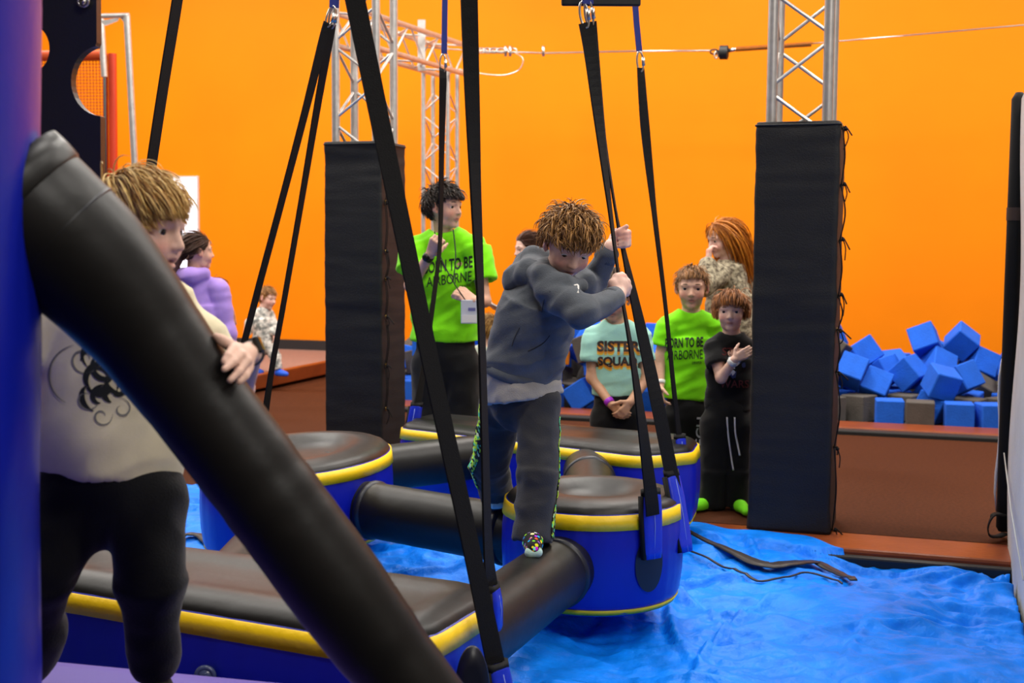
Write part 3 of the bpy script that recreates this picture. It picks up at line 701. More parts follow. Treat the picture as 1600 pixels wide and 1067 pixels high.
# ------------------------------------------------------------------ foam cubes in the pit
CUBES = [(-4.467,10.055,0.143,-0.01,-1.06,-1.44),(-4.107,10.01,0.106,-1.56,-1.57,0.0),(-3.874,10.035,0.106,3.14,0.0,1.49),(-3.615,10.106,0.106,1.76,-1.57,0.0),(-3.38,10.038,0.106,-2.9,1.57,0.0),(-3.128,10.177,0.106,3.14,0.0,0.69),(-2.657,10.009,0.146,3.14,0.98,-0.02),(-2.371,10.019,0.144,-1.57,-2.11,-0.09),(-2.198,9.848,0.339,1.02,0.2,-0.12),(-2.106,10.129,0.135,0.0,1.92,-1.7),(-1.616,10.016,0.106,0.02,-1.57,0.0),(-0.969,10.039,0.106,0.01,1.57,0.0),(-0.713,10.065,0.106,1.57,0.0,0.95),(-0.488,10.256,0.106,2.65,-1.57,0.0),(-0.809,9.609,0.106,1.57,-0.0,-0.82),(-0.031,10.016,0.106,-1.56,-1.57,0.0),(0.474,10.033,0.106,3.14,-0.0,-1.27),(0.666,10.162,0.106,1.57,0.0,-1.24),(1.145,10.01,0.106,-0.0,0.0,-3.1),(1.375,10.044,0.106,0.21,-1.57,0.0),(-4.439,10.395,0.125,1.57,-0.21,0.91),(-4.245,10.248,0.106,0.68,-1.57,0.0),(-4.037,10.356,0.117,-1.69,-0.0,-2.63),(-3.814,10.386,0.106,1.57,-0.0,2.04),(-3.583,10.401,0.11,-1.57,1.61,-1.33),(-3.358,10.356,0.146,2.55,0.0,0.24),(-2.802,10.295,0.115,0.0,-1.66,1.09),(-2.576,10.255,0.106,-0.6,-1.57,0.0),(-2.34,10.338,0.106,-1.57,0.0,0.84),(-2.165,10.598,0.148,-1.57,-2.39,-0.3),(-1.899,10.523,0.111,0.0,1.63,-0.14),(-1.81,10.224,0.146,-1.57,-0.63,0.79),(-1.589,10.414,0.106,0.22,1.57,0.0),(-1.4,10.302,0.143,1.57,-1.05,-1.82),(-1.14,10.25,0.16,1.36,-2.26,0.95),(-0.881,10.346,0.106,-1.57,0.0,0.41),(-0.676,10.5,0.106,2.21,-1.57,0.0),(-0.253,10.04,0.106,-1.57,-0.0,1.66),(0.056,10.29,0.14,-1.57,-2.71,-0.38),(0.316,10.63,0.122,1.48,-0.07,2.9),(0.82,10.347,0.106,0.63,-1.57,0.0),(1.065,10.267,0.106,0.71,-1.57,0.0),(1.313,10.252,0.239,-2.4,-0.12,0.11),(-4.401,10.655,0.106,-0.0,-1.58,2.7),(-4.146,10.587,0.106,0.0,-0.0,-0.9),(-3.911,10.625,0.148,-1.57,0.78,1.97),(-3.659,10.606,0.106,1.57,0.0,0.21),(-3.396,10.621,0.106,-0.0,1.58,-3.11),(-3.181,10.575,0.123,-1.57,1.38,-1.48),(-2.942,10.675,0.106,-0.0,-1.56,-1.23),(-2.712,10.532,0.219,0.54,0.66,2.31),(-2.47,10.616,0.106,0.19,-1.57,2.45),(-1.983,10.797,0.108,-1.57,-1.59,1.23),(-2.08,10.326,0.253,0.78,-0.8,-0.61),(-1.642,10.719,0.107,1.57,0.01,-1.82),(-1.423,10.628,0.106,-3.14,-0.0,1.03),(-1.265,10.479,0.233,0.39,2.49,1.33),(-1.01,10.596,0.124,1.77,-0.0,-1.99),(-0.806,10.739,0.12,1.72,0.0,0.77),(-0.583,10.883,0.109,1.55,0.01,-2.72),(-0.42,10.615,0.106,-1.4,-1.57,0.0),(-0.213,10.681,0.106,-1.57,0.0,-1.32),(0.073,10.839,0.119,-1.57,0.13,-1.84),(0.32,10.311,0.11,0.0,1.53,2.79),(0.637,10.704,0.107,-1.57,0.01,-1.0),(1.307,10.492,0.106,1.43,1.57,0.0),(1.358,10.737,0.107,0.63,-1.56,-0.97),(-4.426,11.015,0.142,2.17,1.32,0.36),(-3.964,10.808,0.253,0.67,-0.79,1.97),(-3.834,11.003,0.115,-0.02,0.05,-2.59),(-3.594,10.886,0.151,1.58,-0.87,1.27),(-3.376,10.85,0.108,0.19,1.55,1.59),(-3.149,10.913,0.109,-1.49,-1.55,-1.57),(-2.939,10.936,0.11,1.47,1.55,1.57),(-2.699,10.807,0.108,1.43,1.56,1.53),(-2.451,10.893,0.109,-1.56,0.02,-1.09),(-2.17,10.961,0.134,-0.05,-1.85,0.88),(-1.956,11.072,0.162,-0.27,0.34,-2.12),(-1.712,10.963,0.11,-3.14,0.02,-1.28),(-1.418,10.971,0.11,-3.12,-0.01,0.39),(-1.206,11.112,0.113,-0.29,1.55,1.57),(-0.985,10.924,0.109,1.11,1.59,-1.57),(-0.786,11.04,0.112,-0.02,3.13,0.53),(-0.958,11.18,0.322,1.56,0.02,-2.52),(-0.251,11.016,0.111,1.18,-1.59,1.57),(0.131,11.044,0.329,0.46,1.25,1.0),(0.256,11.102,0.122,1.79,1.48,-0.08),(0.558,11.013,0.15,-3.1,0.48,0.47),(0.753,11.254,0.125,-1.59,0.1,-2.4),(0.902,10.728,0.148,-2.24,0.0,-2.47),(1.124,10.879,0.132,0.04,-1.81,-2.02),(-4.424,11.501,0.164,-1.6,2.38,0.36),(-4.099,11.047,0.112,1.16,1.59,-1.57),(-3.725,11.326,0.118,-0.38,1.55,1.57),(-3.606,11.576,0.123,-1.57,0.02,-1.4),(-3.438,11.123,0.132,-1.63,-1.78,1.03),(-2.987,11.265,0.117,-0.55,-1.59,1.57),(-2.691,11.056,0.172,-0.24,0.67,-0.13),(-2.559,11.307,0.118,-0.02,3.14,0.13),(-2.335,11.197,0.115,-0.02,-0.0,3.13),(-2.027,11.366,0.146,0.07,1.25,-0.01),(-1.808,11.234,0.252,0.76,2.58,1.23),(-1.618,11.273,0.162,0.92,0.06,-1.45),(-1.372,11.309,0.118,1.57,0.02,-1.45),(-1.42,11.256,0.363,-0.0,-2.6,1.43),(-1.392,11.555,0.123,-3.13,-0.02,1.23),(-0.834,11.318,0.118,-3.14,0.02,-1.31),(-0.605,11.351,0.118,0.23,-1.55,-1.57),(-0.363,11.333,0.159,0.01,0.66,-1.16),(-0.102,11.251,0.116,-0.11,1.55,1.57),(0.241,11.333,0.118,-3.14,-0.02,1.47),(0.486,11.27,0.128,1.95,-1.49,0.87),(0.657,11.521,0.122,-1.59,0.01,-2.41),(0.907,11.481,0.121,-0.02,-0.01,2.87),(1.327,11.188,0.135,-0.1,-1.36,2.93),(-4.457,10.198,0.322,0.29,-2.55,-1.47),(-4.276,9.727,0.106,1.2,-1.57,0.0),(-3.925,10.378,0.325,1.46,-0.01,-2.95),(-3.967,10.079,0.313,-0.0,-0.0,-0.05),(-3.436,9.492,0.106,-0.52,-1.53,-1.57),(-2.78,9.726,0.106,2.46,1.57,0.0),(-2.462,9.944,0.356,-1.56,-1.95,-0.26),(-2.458,9.526,0.106,-3.14,-0.0,1.36),(-2.564,9.938,0.541,-1.57,-0.38,-0.27),(-1.724,10.446,0.309,1.05,0.09,1.51),(-1.672,9.868,0.365,1.02,2.45,-1.0),(-1.332,10.033,0.249,1.23,1.11,1.53),(-1.101,10.029,0.336,-1.81,-2.1,0.43),(-0.78,10.247,0.313,1.75,-1.57,0.0),(-0.557,10.36,0.38,0.53,-0.88,1.1),(-0.371,10.429,0.266,0.59,-2.79,-0.06),(-0.149,10.43,0.106,-1.18,1.57,0.0),(0.624,9.551,0.106,0.0,-0.0,1.92),(0.244,10.013,0.106,-0.0,3.14,-1.51),(0.938,10.476,0.308,1.11,1.7,0.9),(1.156,10.416,0.394,-0.61,-2.03,0.5),(0.924,10.034,0.244,0.81,0.27,0.17),(-4.424,10.543,0.344,-0.14,-0.19,-1.59),(-3.963,10.913,0.503,-1.38,1.99,-0.82),(-3.744,10.764,0.352,1.17,0.51,2.73),(-3.362,10.984,0.366,-1.49,1.01,-1.06),(-3.123,10.194,0.352,2.1,-0.0,2.33),(-3.069,10.922,0.33,0.08,-1.42,-1.03),(-2.99,10.417,0.221,-0.24,-0.16,-0.44),(-2.297,10.737,0.292,2.46,0.34,1.83),(-2.578,10.462,0.384,-2.33,0.56,0.22),(-2.323,10.363,0.322,-1.49,0.08,1.64),(-2.075,10.539,0.336,1.14,-0.63,-2.78),(-1.792,10.7,0.334,1.18,0.64,-0.24),(-1.618,10.201,0.34,-0.51,2.97,-1.18),(-1.294,10.254,0.384,-0.44,0.02,2.65),(-0.982,10.828,0.355,-1.0,-1.11,-0.12),(-0.865,10.637,0.354,-2.99,0.39,0.47),(-0.592,10.654,0.314,-1.02,0.11,1.78),(-0.125,10.555,0.364,-0.12,2.4,-0.52),(0.065,10.559,0.231,-0.56,-0.73,2.98),(0.097,10.732,0.409,0.66,-2.37,-1.67),(0.272,10.441,0.344,-2.03,-2.09,-0.36),(0.575,10.428,0.106,-2.25,-1.57,0.0),(0.997,10.241,0.51,-0.84,-1.01,-2.4),(1.355,10.609,0.418,1.01,-0.92,-1.57),(-4.431,10.809,0.387,-0.98,0.72,0.72),(-4.242,10.869,0.265,0.8,2.58,-0.26),(-3.954,11.143,0.346,-0.35,0.51,-1.49),(-3.725,11.135,0.529,-1.8,0.58,2.2),(-3.248,11.238,0.238,0.85,2.77,1.03),(-3.023,11.31,0.389,-1.1,2.21,-0.18),(-2.865,11.076,0.358,-1.78,1.01,0.44),(-2.83,10.775,0.316,1.36,-1.54,-1.29),(-2.475,11.018,0.327,-2.43,0.97,-1.08),(-2.125,10.81,0.423,-2.56,-0.46,0.54),(-2.123,11.156,0.328,-0.63,-1.78,1.75),(-1.566,10.928,0.353,0.88,-0.32,-1.29),(-1.266,10.91,0.352,-2.06,-0.05,-0.75),(-1.181,10.826,0.108,1.58,0.01,-1.11),(-1.088,11.029,0.479,3.02,0.51,0.63),(-0.657,10.997,0.319,-3.13,0.02,-1.0),(-0.456,11.092,0.328,-0.13,3.08,0.53),(-0.564,11.136,0.114,-1.59,0.0,-3.02),(-0.054,10.918,0.326,1.13,1.19,0.07),(0.066,11.592,0.454,-3.13,0.39,0.01),(0.409,10.858,0.212,2.43,-0.79,-0.5),(1.009,11.068,0.363,0.06,-2.1,-0.02),(0.674,10.779,0.443,-1.17,0.33,0.05),(1.258,10.905,0.336,-1.28,-0.49,2.56),(-4.467,11.257,0.129,0.24,1.68,-1.16),(-4.204,11.351,0.147,1.61,1.21,0.81),(-3.985,11.268,0.117,-0.84,1.55,1.57),(-3.689,11.134,0.279,2.51,-0.25,0.55),(-3.504,11.382,0.119,-0.0,-0.02,1.77),(-3.26,11.517,0.122,-0.99,-1.59,1.57),(-2.956,11.573,0.161,-1.53,-1.05,-0.19),(-2.462,11.221,0.532,-1.63,-1.66,0.09),(-2.353,11.279,0.325,1.57,0.02,-1.73),(-2.096,11.398,0.479,-0.08,-0.48,-1.89),(-1.873,10.978,0.373,1.38,-0.82,-1.57),(-1.598,11.55,0.348,-0.16,-1.07,0.49),(-1.691,11.535,0.16,1.61,-1.07,0.49),(-1.344,11.096,0.522,-2.11,0.07,-0.18),(-1.203,11.306,0.325,-0.15,-1.55,-1.57),(-1.164,11.409,0.12,0.16,-1.59,1.57),(0.09,11.562,0.145,1.32,-0.02,1.85),(-0.527,11.525,0.332,0.86,0.31,2.46),(-0.192,11.512,0.122,0.66,-1.55,-1.57),(0.298,11.222,0.346,0.05,0.19,-2.49),(0.359,11.553,0.123,1.57,-0.02,1.49),(0.878,11.334,0.338,-1.1,-0.67,0.73),(0.936,11.137,0.114,0.81,1.55,1.57),(1.379,11.465,0.121,-0.0,-3.12,-1.52),(-4.013,9.994,0.521,-0.0,3.14,-1.29),(-4.21,10.378,0.332,-0.06,2.95,-0.62),(-3.154,10.596,0.622,-1.18,-1.42,0.46),(-3.062,10.543,0.398,-1.79,-0.18,-0.54),(-2.932,10.009,0.106,1.57,1.57,0.0),(-2.786,10.754,0.566,-3.08,-0.56,-0.5),(-2.745,10.4,0.494,-0.99,-0.56,-2.92),(-2.968,10.04,0.318,1.62,-0.04,-2.44),(-2.569,10.19,0.391,0.27,1.75,2.28),(-2.281,10.347,0.548,1.63,0.29,1.38),(-1.917,9.997,0.331,2.18,-0.73,0.71),(-1.338,10.286,0.657,-2.64,0.51,-0.42),(-1.046,10.393,0.347,-0.43,-0.43,0.85),(-0.716,10.493,0.537,-0.26,0.57,-0.33),(-0.312,10.807,0.338,0.22,-0.54,-0.8),(-0.106,9.392,-0.019,-1.44,0.09,1.57),(0.117,10.211,0.334,-2.15,-1.13,-0.59),(0.663,10.155,0.313,-0.0,-0.0,-2.8),(0.769,9.756,0.229,-0.41,-2.48,-0.96),(1.021,9.656,0.106,-1.86,-1.57,0.0),(1.355,10.862,0.569,2.96,-0.01,-1.31),(-3.828,11.378,0.418,0.96,2.89,0.09),(-4.154,10.637,0.417,-0.04,0.7,-1.96),(-3.548,11.594,0.34,-1.55,1.5,0.02),(-3.307,11.402,0.446,1.43,0.57,-1.17),(-3.183,11.123,0.45,-0.41,0.74,1.74),(-3.042,10.805,0.565,-3.0,0.99,-0.35),(-3.404,11.594,0.587,2.72,-0.0,1.57),(-2.563,10.807,0.383,0.46,2.47,-1.77),(-1.918,10.834,0.523,2.23,-0.4,0.46),(-2.147,10.102,0.403,1.56,-0.82,-1.83),(-1.527,10.463,0.457,-2.08,-0.4,-0.31),(-2.398,10.609,0.481,1.26,-0.56,1.01),(-1.452,10.691,0.356,-0.0,0.81,3.06),(-0.483,10.846,0.483,-2.09,0.93,-0.16),(-0.804,11.343,0.569,0.48,0.02,-1.0),(-0.267,11.227,0.352,-1.69,-0.44,2.03),(-0.014,10.832,0.605,0.84,-0.97,2.14),(0.425,11.026,0.406,0.7,2.13,1.13),(0.638,11.139,0.354,1.85,-1.11,-0.31),(0.71,10.577,0.346,-1.89,-0.27,1.43),(0.827,10.926,0.23,0.98,0.67,-0.94),(0.273,11.026,0.591,-0.87,-0.36,1.51),(-4.33,11.557,0.352,-1.17,-2.41,-0.21),(-4.229,11.191,0.334,1.75,-0.16,-0.31),(-4.069,11.45,0.324,-0.31,2.57,0.64),(-3.921,11.545,0.123,1.55,-0.01,2.73),(-2.973,11.571,0.411,-1.43,1.54,-1.37),(-2.788,11.4,0.28,-0.1,0.56,-0.74),(-2.663,11.552,0.14,-3.05,0.08,0.89),(-2.235,11.081,0.558,0.08,-1.42,1.31),(-2.292,11.45,0.123,1.84,1.53,1.28),(-2.047,11.572,0.267,-1.31,-0.02,0.0),(-1.844,11.431,0.376,2.26,-0.09,-0.25),(-1.629,11.314,0.447,-0.24,-0.43,-1.74),(-1.068,11.503,0.371,1.54,2.46,-0.33),(-0.968,11.529,0.122,0.15,-1.55,-1.57),(-0.733,11.587,0.123,1.56,1.55,1.57),(-0.792,11.406,0.327,1.55,0.01,-2.68),(-0.257,11.542,0.33,-3.12,0.01,-0.35),(0.063,11.351,0.317,0.69,0.33,1.85),(0.363,11.492,0.329,1.55,-0.01,2.43),(0.615,11.547,0.33,1.59,-0.01,0.64),(1.17,11.527,0.27,2.29,0.38,-1.9),(1.108,11.319,0.118,-0.01,3.12,1.28)]
def cube_mesh(m, s=.205):
    bm = bmesh.new(); bmesh.ops.create_cube(bm, size=s); bmesh.ops.bevel(bm, geom=bm.edges[:], offset=.007, segments=1, affect='EDGES')
    me = bpy.data.meshes.new('foam_cube'); bm.to_mesh(me); bm.free(); me.materials.append(m); return me
cmb, cmg, cmo = cube_mesh(M['foam_b']), cube_mesh(M['foam_g']), cube_mesh(M['foam_o'])
rngc = random.Random(11); FOAM = []
RM = Matrix.Rotation(-RA, 4, 'Z')
from mathutils import Euler
for i, (a, b, c, ex, ey, ez) in enumerate(CUBES):
    p = room(a, b, c); q = CR.T @ (p - np.array([0, 0, CAMZ])); px = CX + F * q[0] / -q[2]
    if px > 1640 or px < 600: continue
    if np.hypot(*(p[:2] - TB)) < .3 or b < 9.9: continue
    g = rngc.random() < (.34 if c < .35 else .16)
    o = bpy.data.objects.new('foam_cube', cmg if g else cmb); COL.objects.link(o)
    o.matrix_world = Matrix.Translation(Vector(p)) @ RM @ Euler((ex, ey, ez)).to_matrix().to_4x4()
    FOAM.append((o, px, c, g))
# ------------------------------------------------------------------ implicit-surface bodies
def smin(a, b, k):
    h = np.clip(.5 + .5 * (b - a) / k, 0, 1); return b * (1 - h) + a * h - k * h * (1 - h)
class SDF:
    def __init__(self): self.ops = []
    def _add(self, fn, lo, hi, k, mode): self.ops.append((fn, np.asarray(lo, float), np.asarray(hi, float), k, mode)); return self
    def cone(self, a, b, ra, rb=None, k=.012, flat=None, ff=1.0, caps=False, mode='u'):
        a = np.asarray(a, float); b = np.asarray(b, float); rb = ra if rb is None else rb
        ab = b - a; l2 = float(ab @ ab) + 1e-12; L = math.sqrt(l2); n = nrm(flat) if flat is not None else None
        def fn(X, Y, Z):
            px, py, pz = X - a[0], Y - a[1], Z - a[2]
            t = (px * ab[0] + py * ab[1] + pz * ab[2]) / l2; tc = np.clip(t, 0, 1)
            tt = t if caps else tc
            qx, qy, qz = px - tt * ab[0], py - tt * ab[1], pz - tt * ab[2]
            if n is not None:
                dn = (qx * n[0] + qy * n[1] + qz * n[2]) * (1 / ff - 1); qx = qx + dn * n[0]; qy = qy + dn * n[1]; qz = qz + dn * n[2]
            d = np.sqrt(qx * qx + qy * qy + qz * qz) - (ra + (rb - ra) * tc)
            if n is not None: d = d * min(1, (ff + 1) / 2)
            if caps: d = np.maximum(d, np.maximum((t - 1) * L, -t * L))
            return d
        R = max(ra, rb)
        return self._add(fn, np.minimum(a, b) - R, np.maximum(a, b) + R, k, mode)
    def ell(self, c, r, ax=None, k=.012, mode='u'):
        c = np.asarray(c, float); r = np.broadcast_to(np.asarray(r, float), (3,)); A = np.eye(3) if ax is None else np.asarray(ax, float)
        def fn(X, Y, Z):
            px, py, pz = X - c[0], Y - c[1], Z - c[2]
            u = [px * A[0, i] + py * A[1, i] + pz * A[2, i] for i in range(3)]
            k0 = np.sqrt(sum((u[i] / r[i]) ** 2 for i in range(3))); k1 = np.sqrt(sum((u[i] / r[i] ** 2) ** 2 for i in range(3))) + 1e-9
            return k0 * (k0 - 1) / k1
        R = r.max(); return self._add(fn, c - R, c + R, k, mode)
    def half(self, p, n, lo=None, hi=None, k=.004):
        """cut away everything on the +n side of plane through p (inside optional box)"""
        p = np.asarray(p, float); n = nrm(n)
        fn = lambda X, Y, Z: -((X - p[0]) * n[0] + (Y - p[1]) * n[1] + (Z - p[2]) * n[2])
        return self._add(fn, lo if lo is not None else [-99] * 3, hi if hi is not None else [99] * 3, k, 's')
    def chain(self, P, r, k=.01, mode='u', flat=None, ff=1.0):
        for i in range(len(P) - 1): self.cone(P[i], P[i + 1], r[i], r[i + 1], k, flat, ff, False, mode)
        return self
    def mesh(self, h):
        us = [o for o in self.ops if o[4] == 'u']
        lo = np.min([o[1] for o in us], 0) - 3 * h; hi = np.max([o[2] for o in us], 0) + 3 * h
        n = np.ceil((hi - lo) / h).astype(int) + 1
        ax = [(lo[i] + h * np.arange(n[i])).astype(np.float32) for i in range(3)]
        D = np.full(n, .5, np.float32)
        for fn, a, b, k, mode in self.ops:
            m = max(3 * h, k * 1.3)
            i0 = np.clip(np.floor((a - m - lo) / h).astype(int), 0, n); i1 = np.clip(np.ceil((b + m - lo) / h).astype(int) + 1, 0, n)
            if (i1 <= i0).any(): continue
            s = tuple(slice(i0[i], i1[i]) for i in range(3))
            d = fn(ax[0][s[0]][:, None, None], ax[1][s[1]][None, :, None], ax[2][s[2]][None, None, :]).astype(np.float32)
            if mode == 'u': D[s] = smin(D[s], d, k)
            else: D[s] = -smin(-D[s], d, k)
        return nets(D, lo, h)
def nets(D, lo, h):
    S = D < 0; n = D.shape
    cnt = np.zeros(tuple(x - 1 for x in n), np.int8)
    cor = [(i, j, k) for i in (0, 1) for j in (0, 1) for k in (0, 1)]
    sl = lambda c: tuple(slice(c[i], n[i] - 1 + c[i]) for i in range(3))
    for c in cor: cnt += S[sl(c)]
    idx = np.argwhere((cnt > 0) & (cnt < 8))
    vid = np.full(cnt.shape, -1, np.int32); vid[tuple(idx.T)] = np.arange(len(idx))
    acc = np.zeros((len(idx), 3)); num = np.zeros(len(idx))
    dv = {c: D[tuple((idx + c).T)] for c in cor}
    for c in cor:
        for a in range(3):
            if c[a]: continue
            e = list(c); e[a] = 1; e = tuple(e); d0, d1 = dv[c], dv[e]; m = (d0 < 0) != (d1 < 0)
            t = np.where(m, d0 / np.where(m, d0 - d1, 1), 0)
            p = np.tile(np.array(c, float), (len(idx), 1)); p[:, a] += t
            acc += p * m[:, None]; num += m
    v = (idx + acc / num[:, None]) * h + lo
    quads = []
    for a in range(3):
        b, c = (a + 1) % 3, (a + 2) % 3
        s0 = [slice(1, x - 1) for x in n]; s1 = list(s0); s0[a] = slice(0, n[a] - 1); s1[a] = slice(1, n[a])
        A, B = S[tuple(s0)], S[tuple(s1)]; e = np.argwhere(A != B); flip = A[tuple(e.T)]
        e[:, b] += 1; e[:, c] += 1
        def cell(db, dc):
            q = e.copy(); q[:, b] -= db; q[:, c] -= dc; return vid[tuple(q.T)]
        q = np.stack([cell(1, 1), cell(0, 1), cell(0, 0), cell(1, 0)], 1)
        q[~flip] = q[~flip][:, ::-1]
        quads.append(q)
    q = np.concatenate(quads); q = q[(q >= 0).all(1)]
    return v, q
def wrinkle(vf, amp, sc, seed=0, stretch=(1, 1, 1), tilt=.35):
    """cloth folds: move vertices along their normals"""
    v, f = vf; v = np.array(v)
    a, b, c, d = (v[f[:, i]] for i in range(4)); fn = np.cross(c - a, d - b); N = np.zeros_like(v)
    for i in range(4): np.add.at(N, f[:, i], fn)
    N /= np.linalg.norm(N, axis=1)[:, None] + 1e-12
    st = np.array(stretch); v0 = v; v = v @ np.array(Matrix.Rotation(tilt, 3, 'Y')).T
    w = np.array([(1 - 2.2 * abs(noise.noise(Vector((p * st * sc + seed).tolist())))) * .6 + noise.noise(Vector((p * st * sc * 2.3 + seed + 5).tolist())) * .6 for p in v]); v = v0
    return v + N * (w * amp)[:, None], f

# ------------------------------------------------------------------ heads, hair, hands
class Head:
    """local frame: x = own right... a (across), f (forward), u (up); unit = head height"""
    def __init__(s, c, fwd, up, H):
        s.c = np.array(c, float); s.f = nrm(fwd); u = np.array(up, float); s.u = nrm(u - s.f * (u @ s.f)); s.a = np.cross(s.f, s.u); s.H = H
        s.M = np.stack([s.a, s.f, s.u], 1)
    def p(s, x, y, z): return s.c + s.H * (s.M @ np.array([x, y, z], float))
    def d(s, x, y, z): return s.M @ np.array([x, y, z], float)
    def loc(s, P): return (np.asarray(P) - s.c) @ s.M / s.H
CRAN = ((0, -.06, .11), (.352, .425, .385))
def head_sdf(S, h, adult=0.0, mouth_open=0.0, ears=True):
    H = h.H; k = .05 * H; A = h.M
    S.ell(h.p(*CRAN[0]), np.array(CRAN[1]) * H, A, k)
    S.ell(h.p(0, .09, -.13), np.array((.285 - .02 * adult, .30, .335)) * H, A, .08 * H)
    S.cone(h.p(-.13, .10, -.36), h.p(.13, .10, -.36), .10 * H, None, .1 * H)
    S.ell(h.p(0, .255, -.415), np.array((.10, .085, .085)) * H, A, .07 * H)
    for s in (-1, 1):
        S.ell(h.p(s * .165, .22, -.16), np.array((.115, .11, .12)) * H, A, .08 * H)
        S.cone(h.p(s * .05, .345, .085), h.p(s * .22, .29, .075), .045 * H, .035 * H, .06 * H)
        S.ell(h.p(s * .148, .395, -.005), np.array((.085, .062, .05)) * H, A, .05 * H, 's')
        # lids
        S.chain([h.p(s * .075, .318, -.005), h.p(s * .115, .338, .036), h.p(s * .165, .332, .040), h.p(s * .225, .285, -.002)], [.014 * H, .02 * H, .02 * H, .014 * H], .015 * H)
        S.chain([h.p(s * .075, .318, -.008), h.p(s * .125, .330, -.047), h.p(s * .18, .315, -.045), h.p(s * .225, .285, -.004)], [.012 * H, .014 * H, .014 * H, .012 * H], .015 * H)
    S.cone(h.p(0, .345, .03), h.p(0, .425, -.135), .034 * H, .046 * H, .05 * H)
    for s in (-1, 1): S.ell(h.p(s * .042, .388, -.15), np.array((.036, .042, .03)) * H, A, .03 * H)
    for s in (-1, 1): S.ell(h.p(s * .026, .41, -.182), np.array((.014, .018, .014)) * H, A, .012 * H, 's')
    # mouth
    o = .02 * mouth_open
    S.cone(h.p(-.075, .335, -.262 + o), h.p(.075, .335, -.262 + o), .024 * H, None, .03 * H); S.ell(h.p(0, .362, -.256 + o), np.array((.05, .028, .026)) * H, A, .03 * H)
    S.ell(h.p(0, .35, -.31 - o), np.array((.062, .034, .03)) * H, A, .03 * H)
    S.ell(h.p(0, .385, -.285), np.array((.085, .05, .007 + .02 * mouth_open)) * H, A, .012 * H, 's')
    if ears:
        for s in (-1, 1):
            ax = h.M @ np.array(Matrix.Rotation(-s * .38, 3, 'Z'))
            S.ell(h.p(s * .375, -.03, -.02), np.array((.034, .085, .13)) * H, ax, .03 * H)
            S.ell(h.p(s * .352, .02, -.13), np.array((.03, .035, .045)) * H, ax, .03 * H)
            S.ell(h.p(s * .415, -.015, .0), np.array((.022, .045, .075)) * H, ax, .02 * H, 's')
def skin_cols(v, heads, base):
    c = np.tile(np.array(base[:3]), (len(v), 1))
    for h in heads:
        q = h.loc(v)
        lip = np.exp(-((q[:, 0] / .085) ** 4) - ((q[:, 2] + .287) / .042) ** 4) * (q[:, 1] > .30)
        c = c * (1 - lip[:, None] * .75) + np.array((.42, .12, .10)) * (lip * .75)[:, None]
        ch = sum(np.exp(-(((q[:, 0] - s * .19) / .1) ** 2 + ((q[:, 2] + .16) / .09) ** 2)) for s in (-1, 1)) * (q[:, 1] > .1)
        c[:, 1] *= 1 - .22 * np.clip(ch, 0, 1); c[:, 2] *= 1 - .22 * np.clip(ch, 0, 1)
        mo = np.exp(-((q[:, 0] / .07) ** 4) - ((q[:, 2] + .285) / .012) ** 2) * (q[:, 1] > .28) * (q[:, 1] < .40)
        c *= 1 - .55 * mo[:, None]
        ear = (np.abs(q[:, 0]) > .35) & (np.abs(q[:, 2]) < .2); c[ear] *= (1.0, .82, .8)
    return c
M['skin'] = mat('skin', (230, 180, 150), .5, attr='Col', var=.08, vscale=90, bump=.04, bscale=300, spec=.35)
M['skin'].node_tree.nodes['Principled BSDF'].inputs['Subsurface Weight'].default_value = .0
M['eyewhite'] = mat('eye_white', (226, 220, 214), .25); M['iris'] = mat('dark_iris', (52, 40, 34), .2); M['pupil'] = mat('pupil', (10, 8, 8), .15)
def eyes(root, h, look=(0, 1, -.05), lid=True, brow=(90, 62, 40)):
    bm_ = mat('brow_hair', brow, .8)
    for s in (-1, 1):
        c = h.p(s * .148, .262, -.003); r = .078 * h.H; d = nrm(h.M @ np.array([look[0], look[1], look[2]]))
        e = mk('eye', sphere(c, r, 12, 16), M['eyewhite'], root)
        t = nrm(np.cross(d, h.u)); b = np.cross(t, d)
        def disc(rad, off): return rings([np.array([c + d * (math.sqrt(max(r * r - (rad * q) ** 2, 0)) + off) + rad * q * (math.cos(x) * t + math.sin(x) * b) for x in -np.arange(16) * math.pi / 8]) for q in (1., .6, .2)])
        mk('iris', disc(r * .60, .0006), M['iris'], e); mk('pupil', disc(r * .3, .0011), M['pupil'], e)
        P = spline([h.p(s * .065, .372, .09), h.p(s * .14, .362, .112), h.p(s * .235, .298, .092)], 8)
        mk('eyebrow', tube(P, np.array([.6, 1, 1.1, 1.1, 1, .9, .7, .4]) * .0098 * h.H, 6), bm_, root)
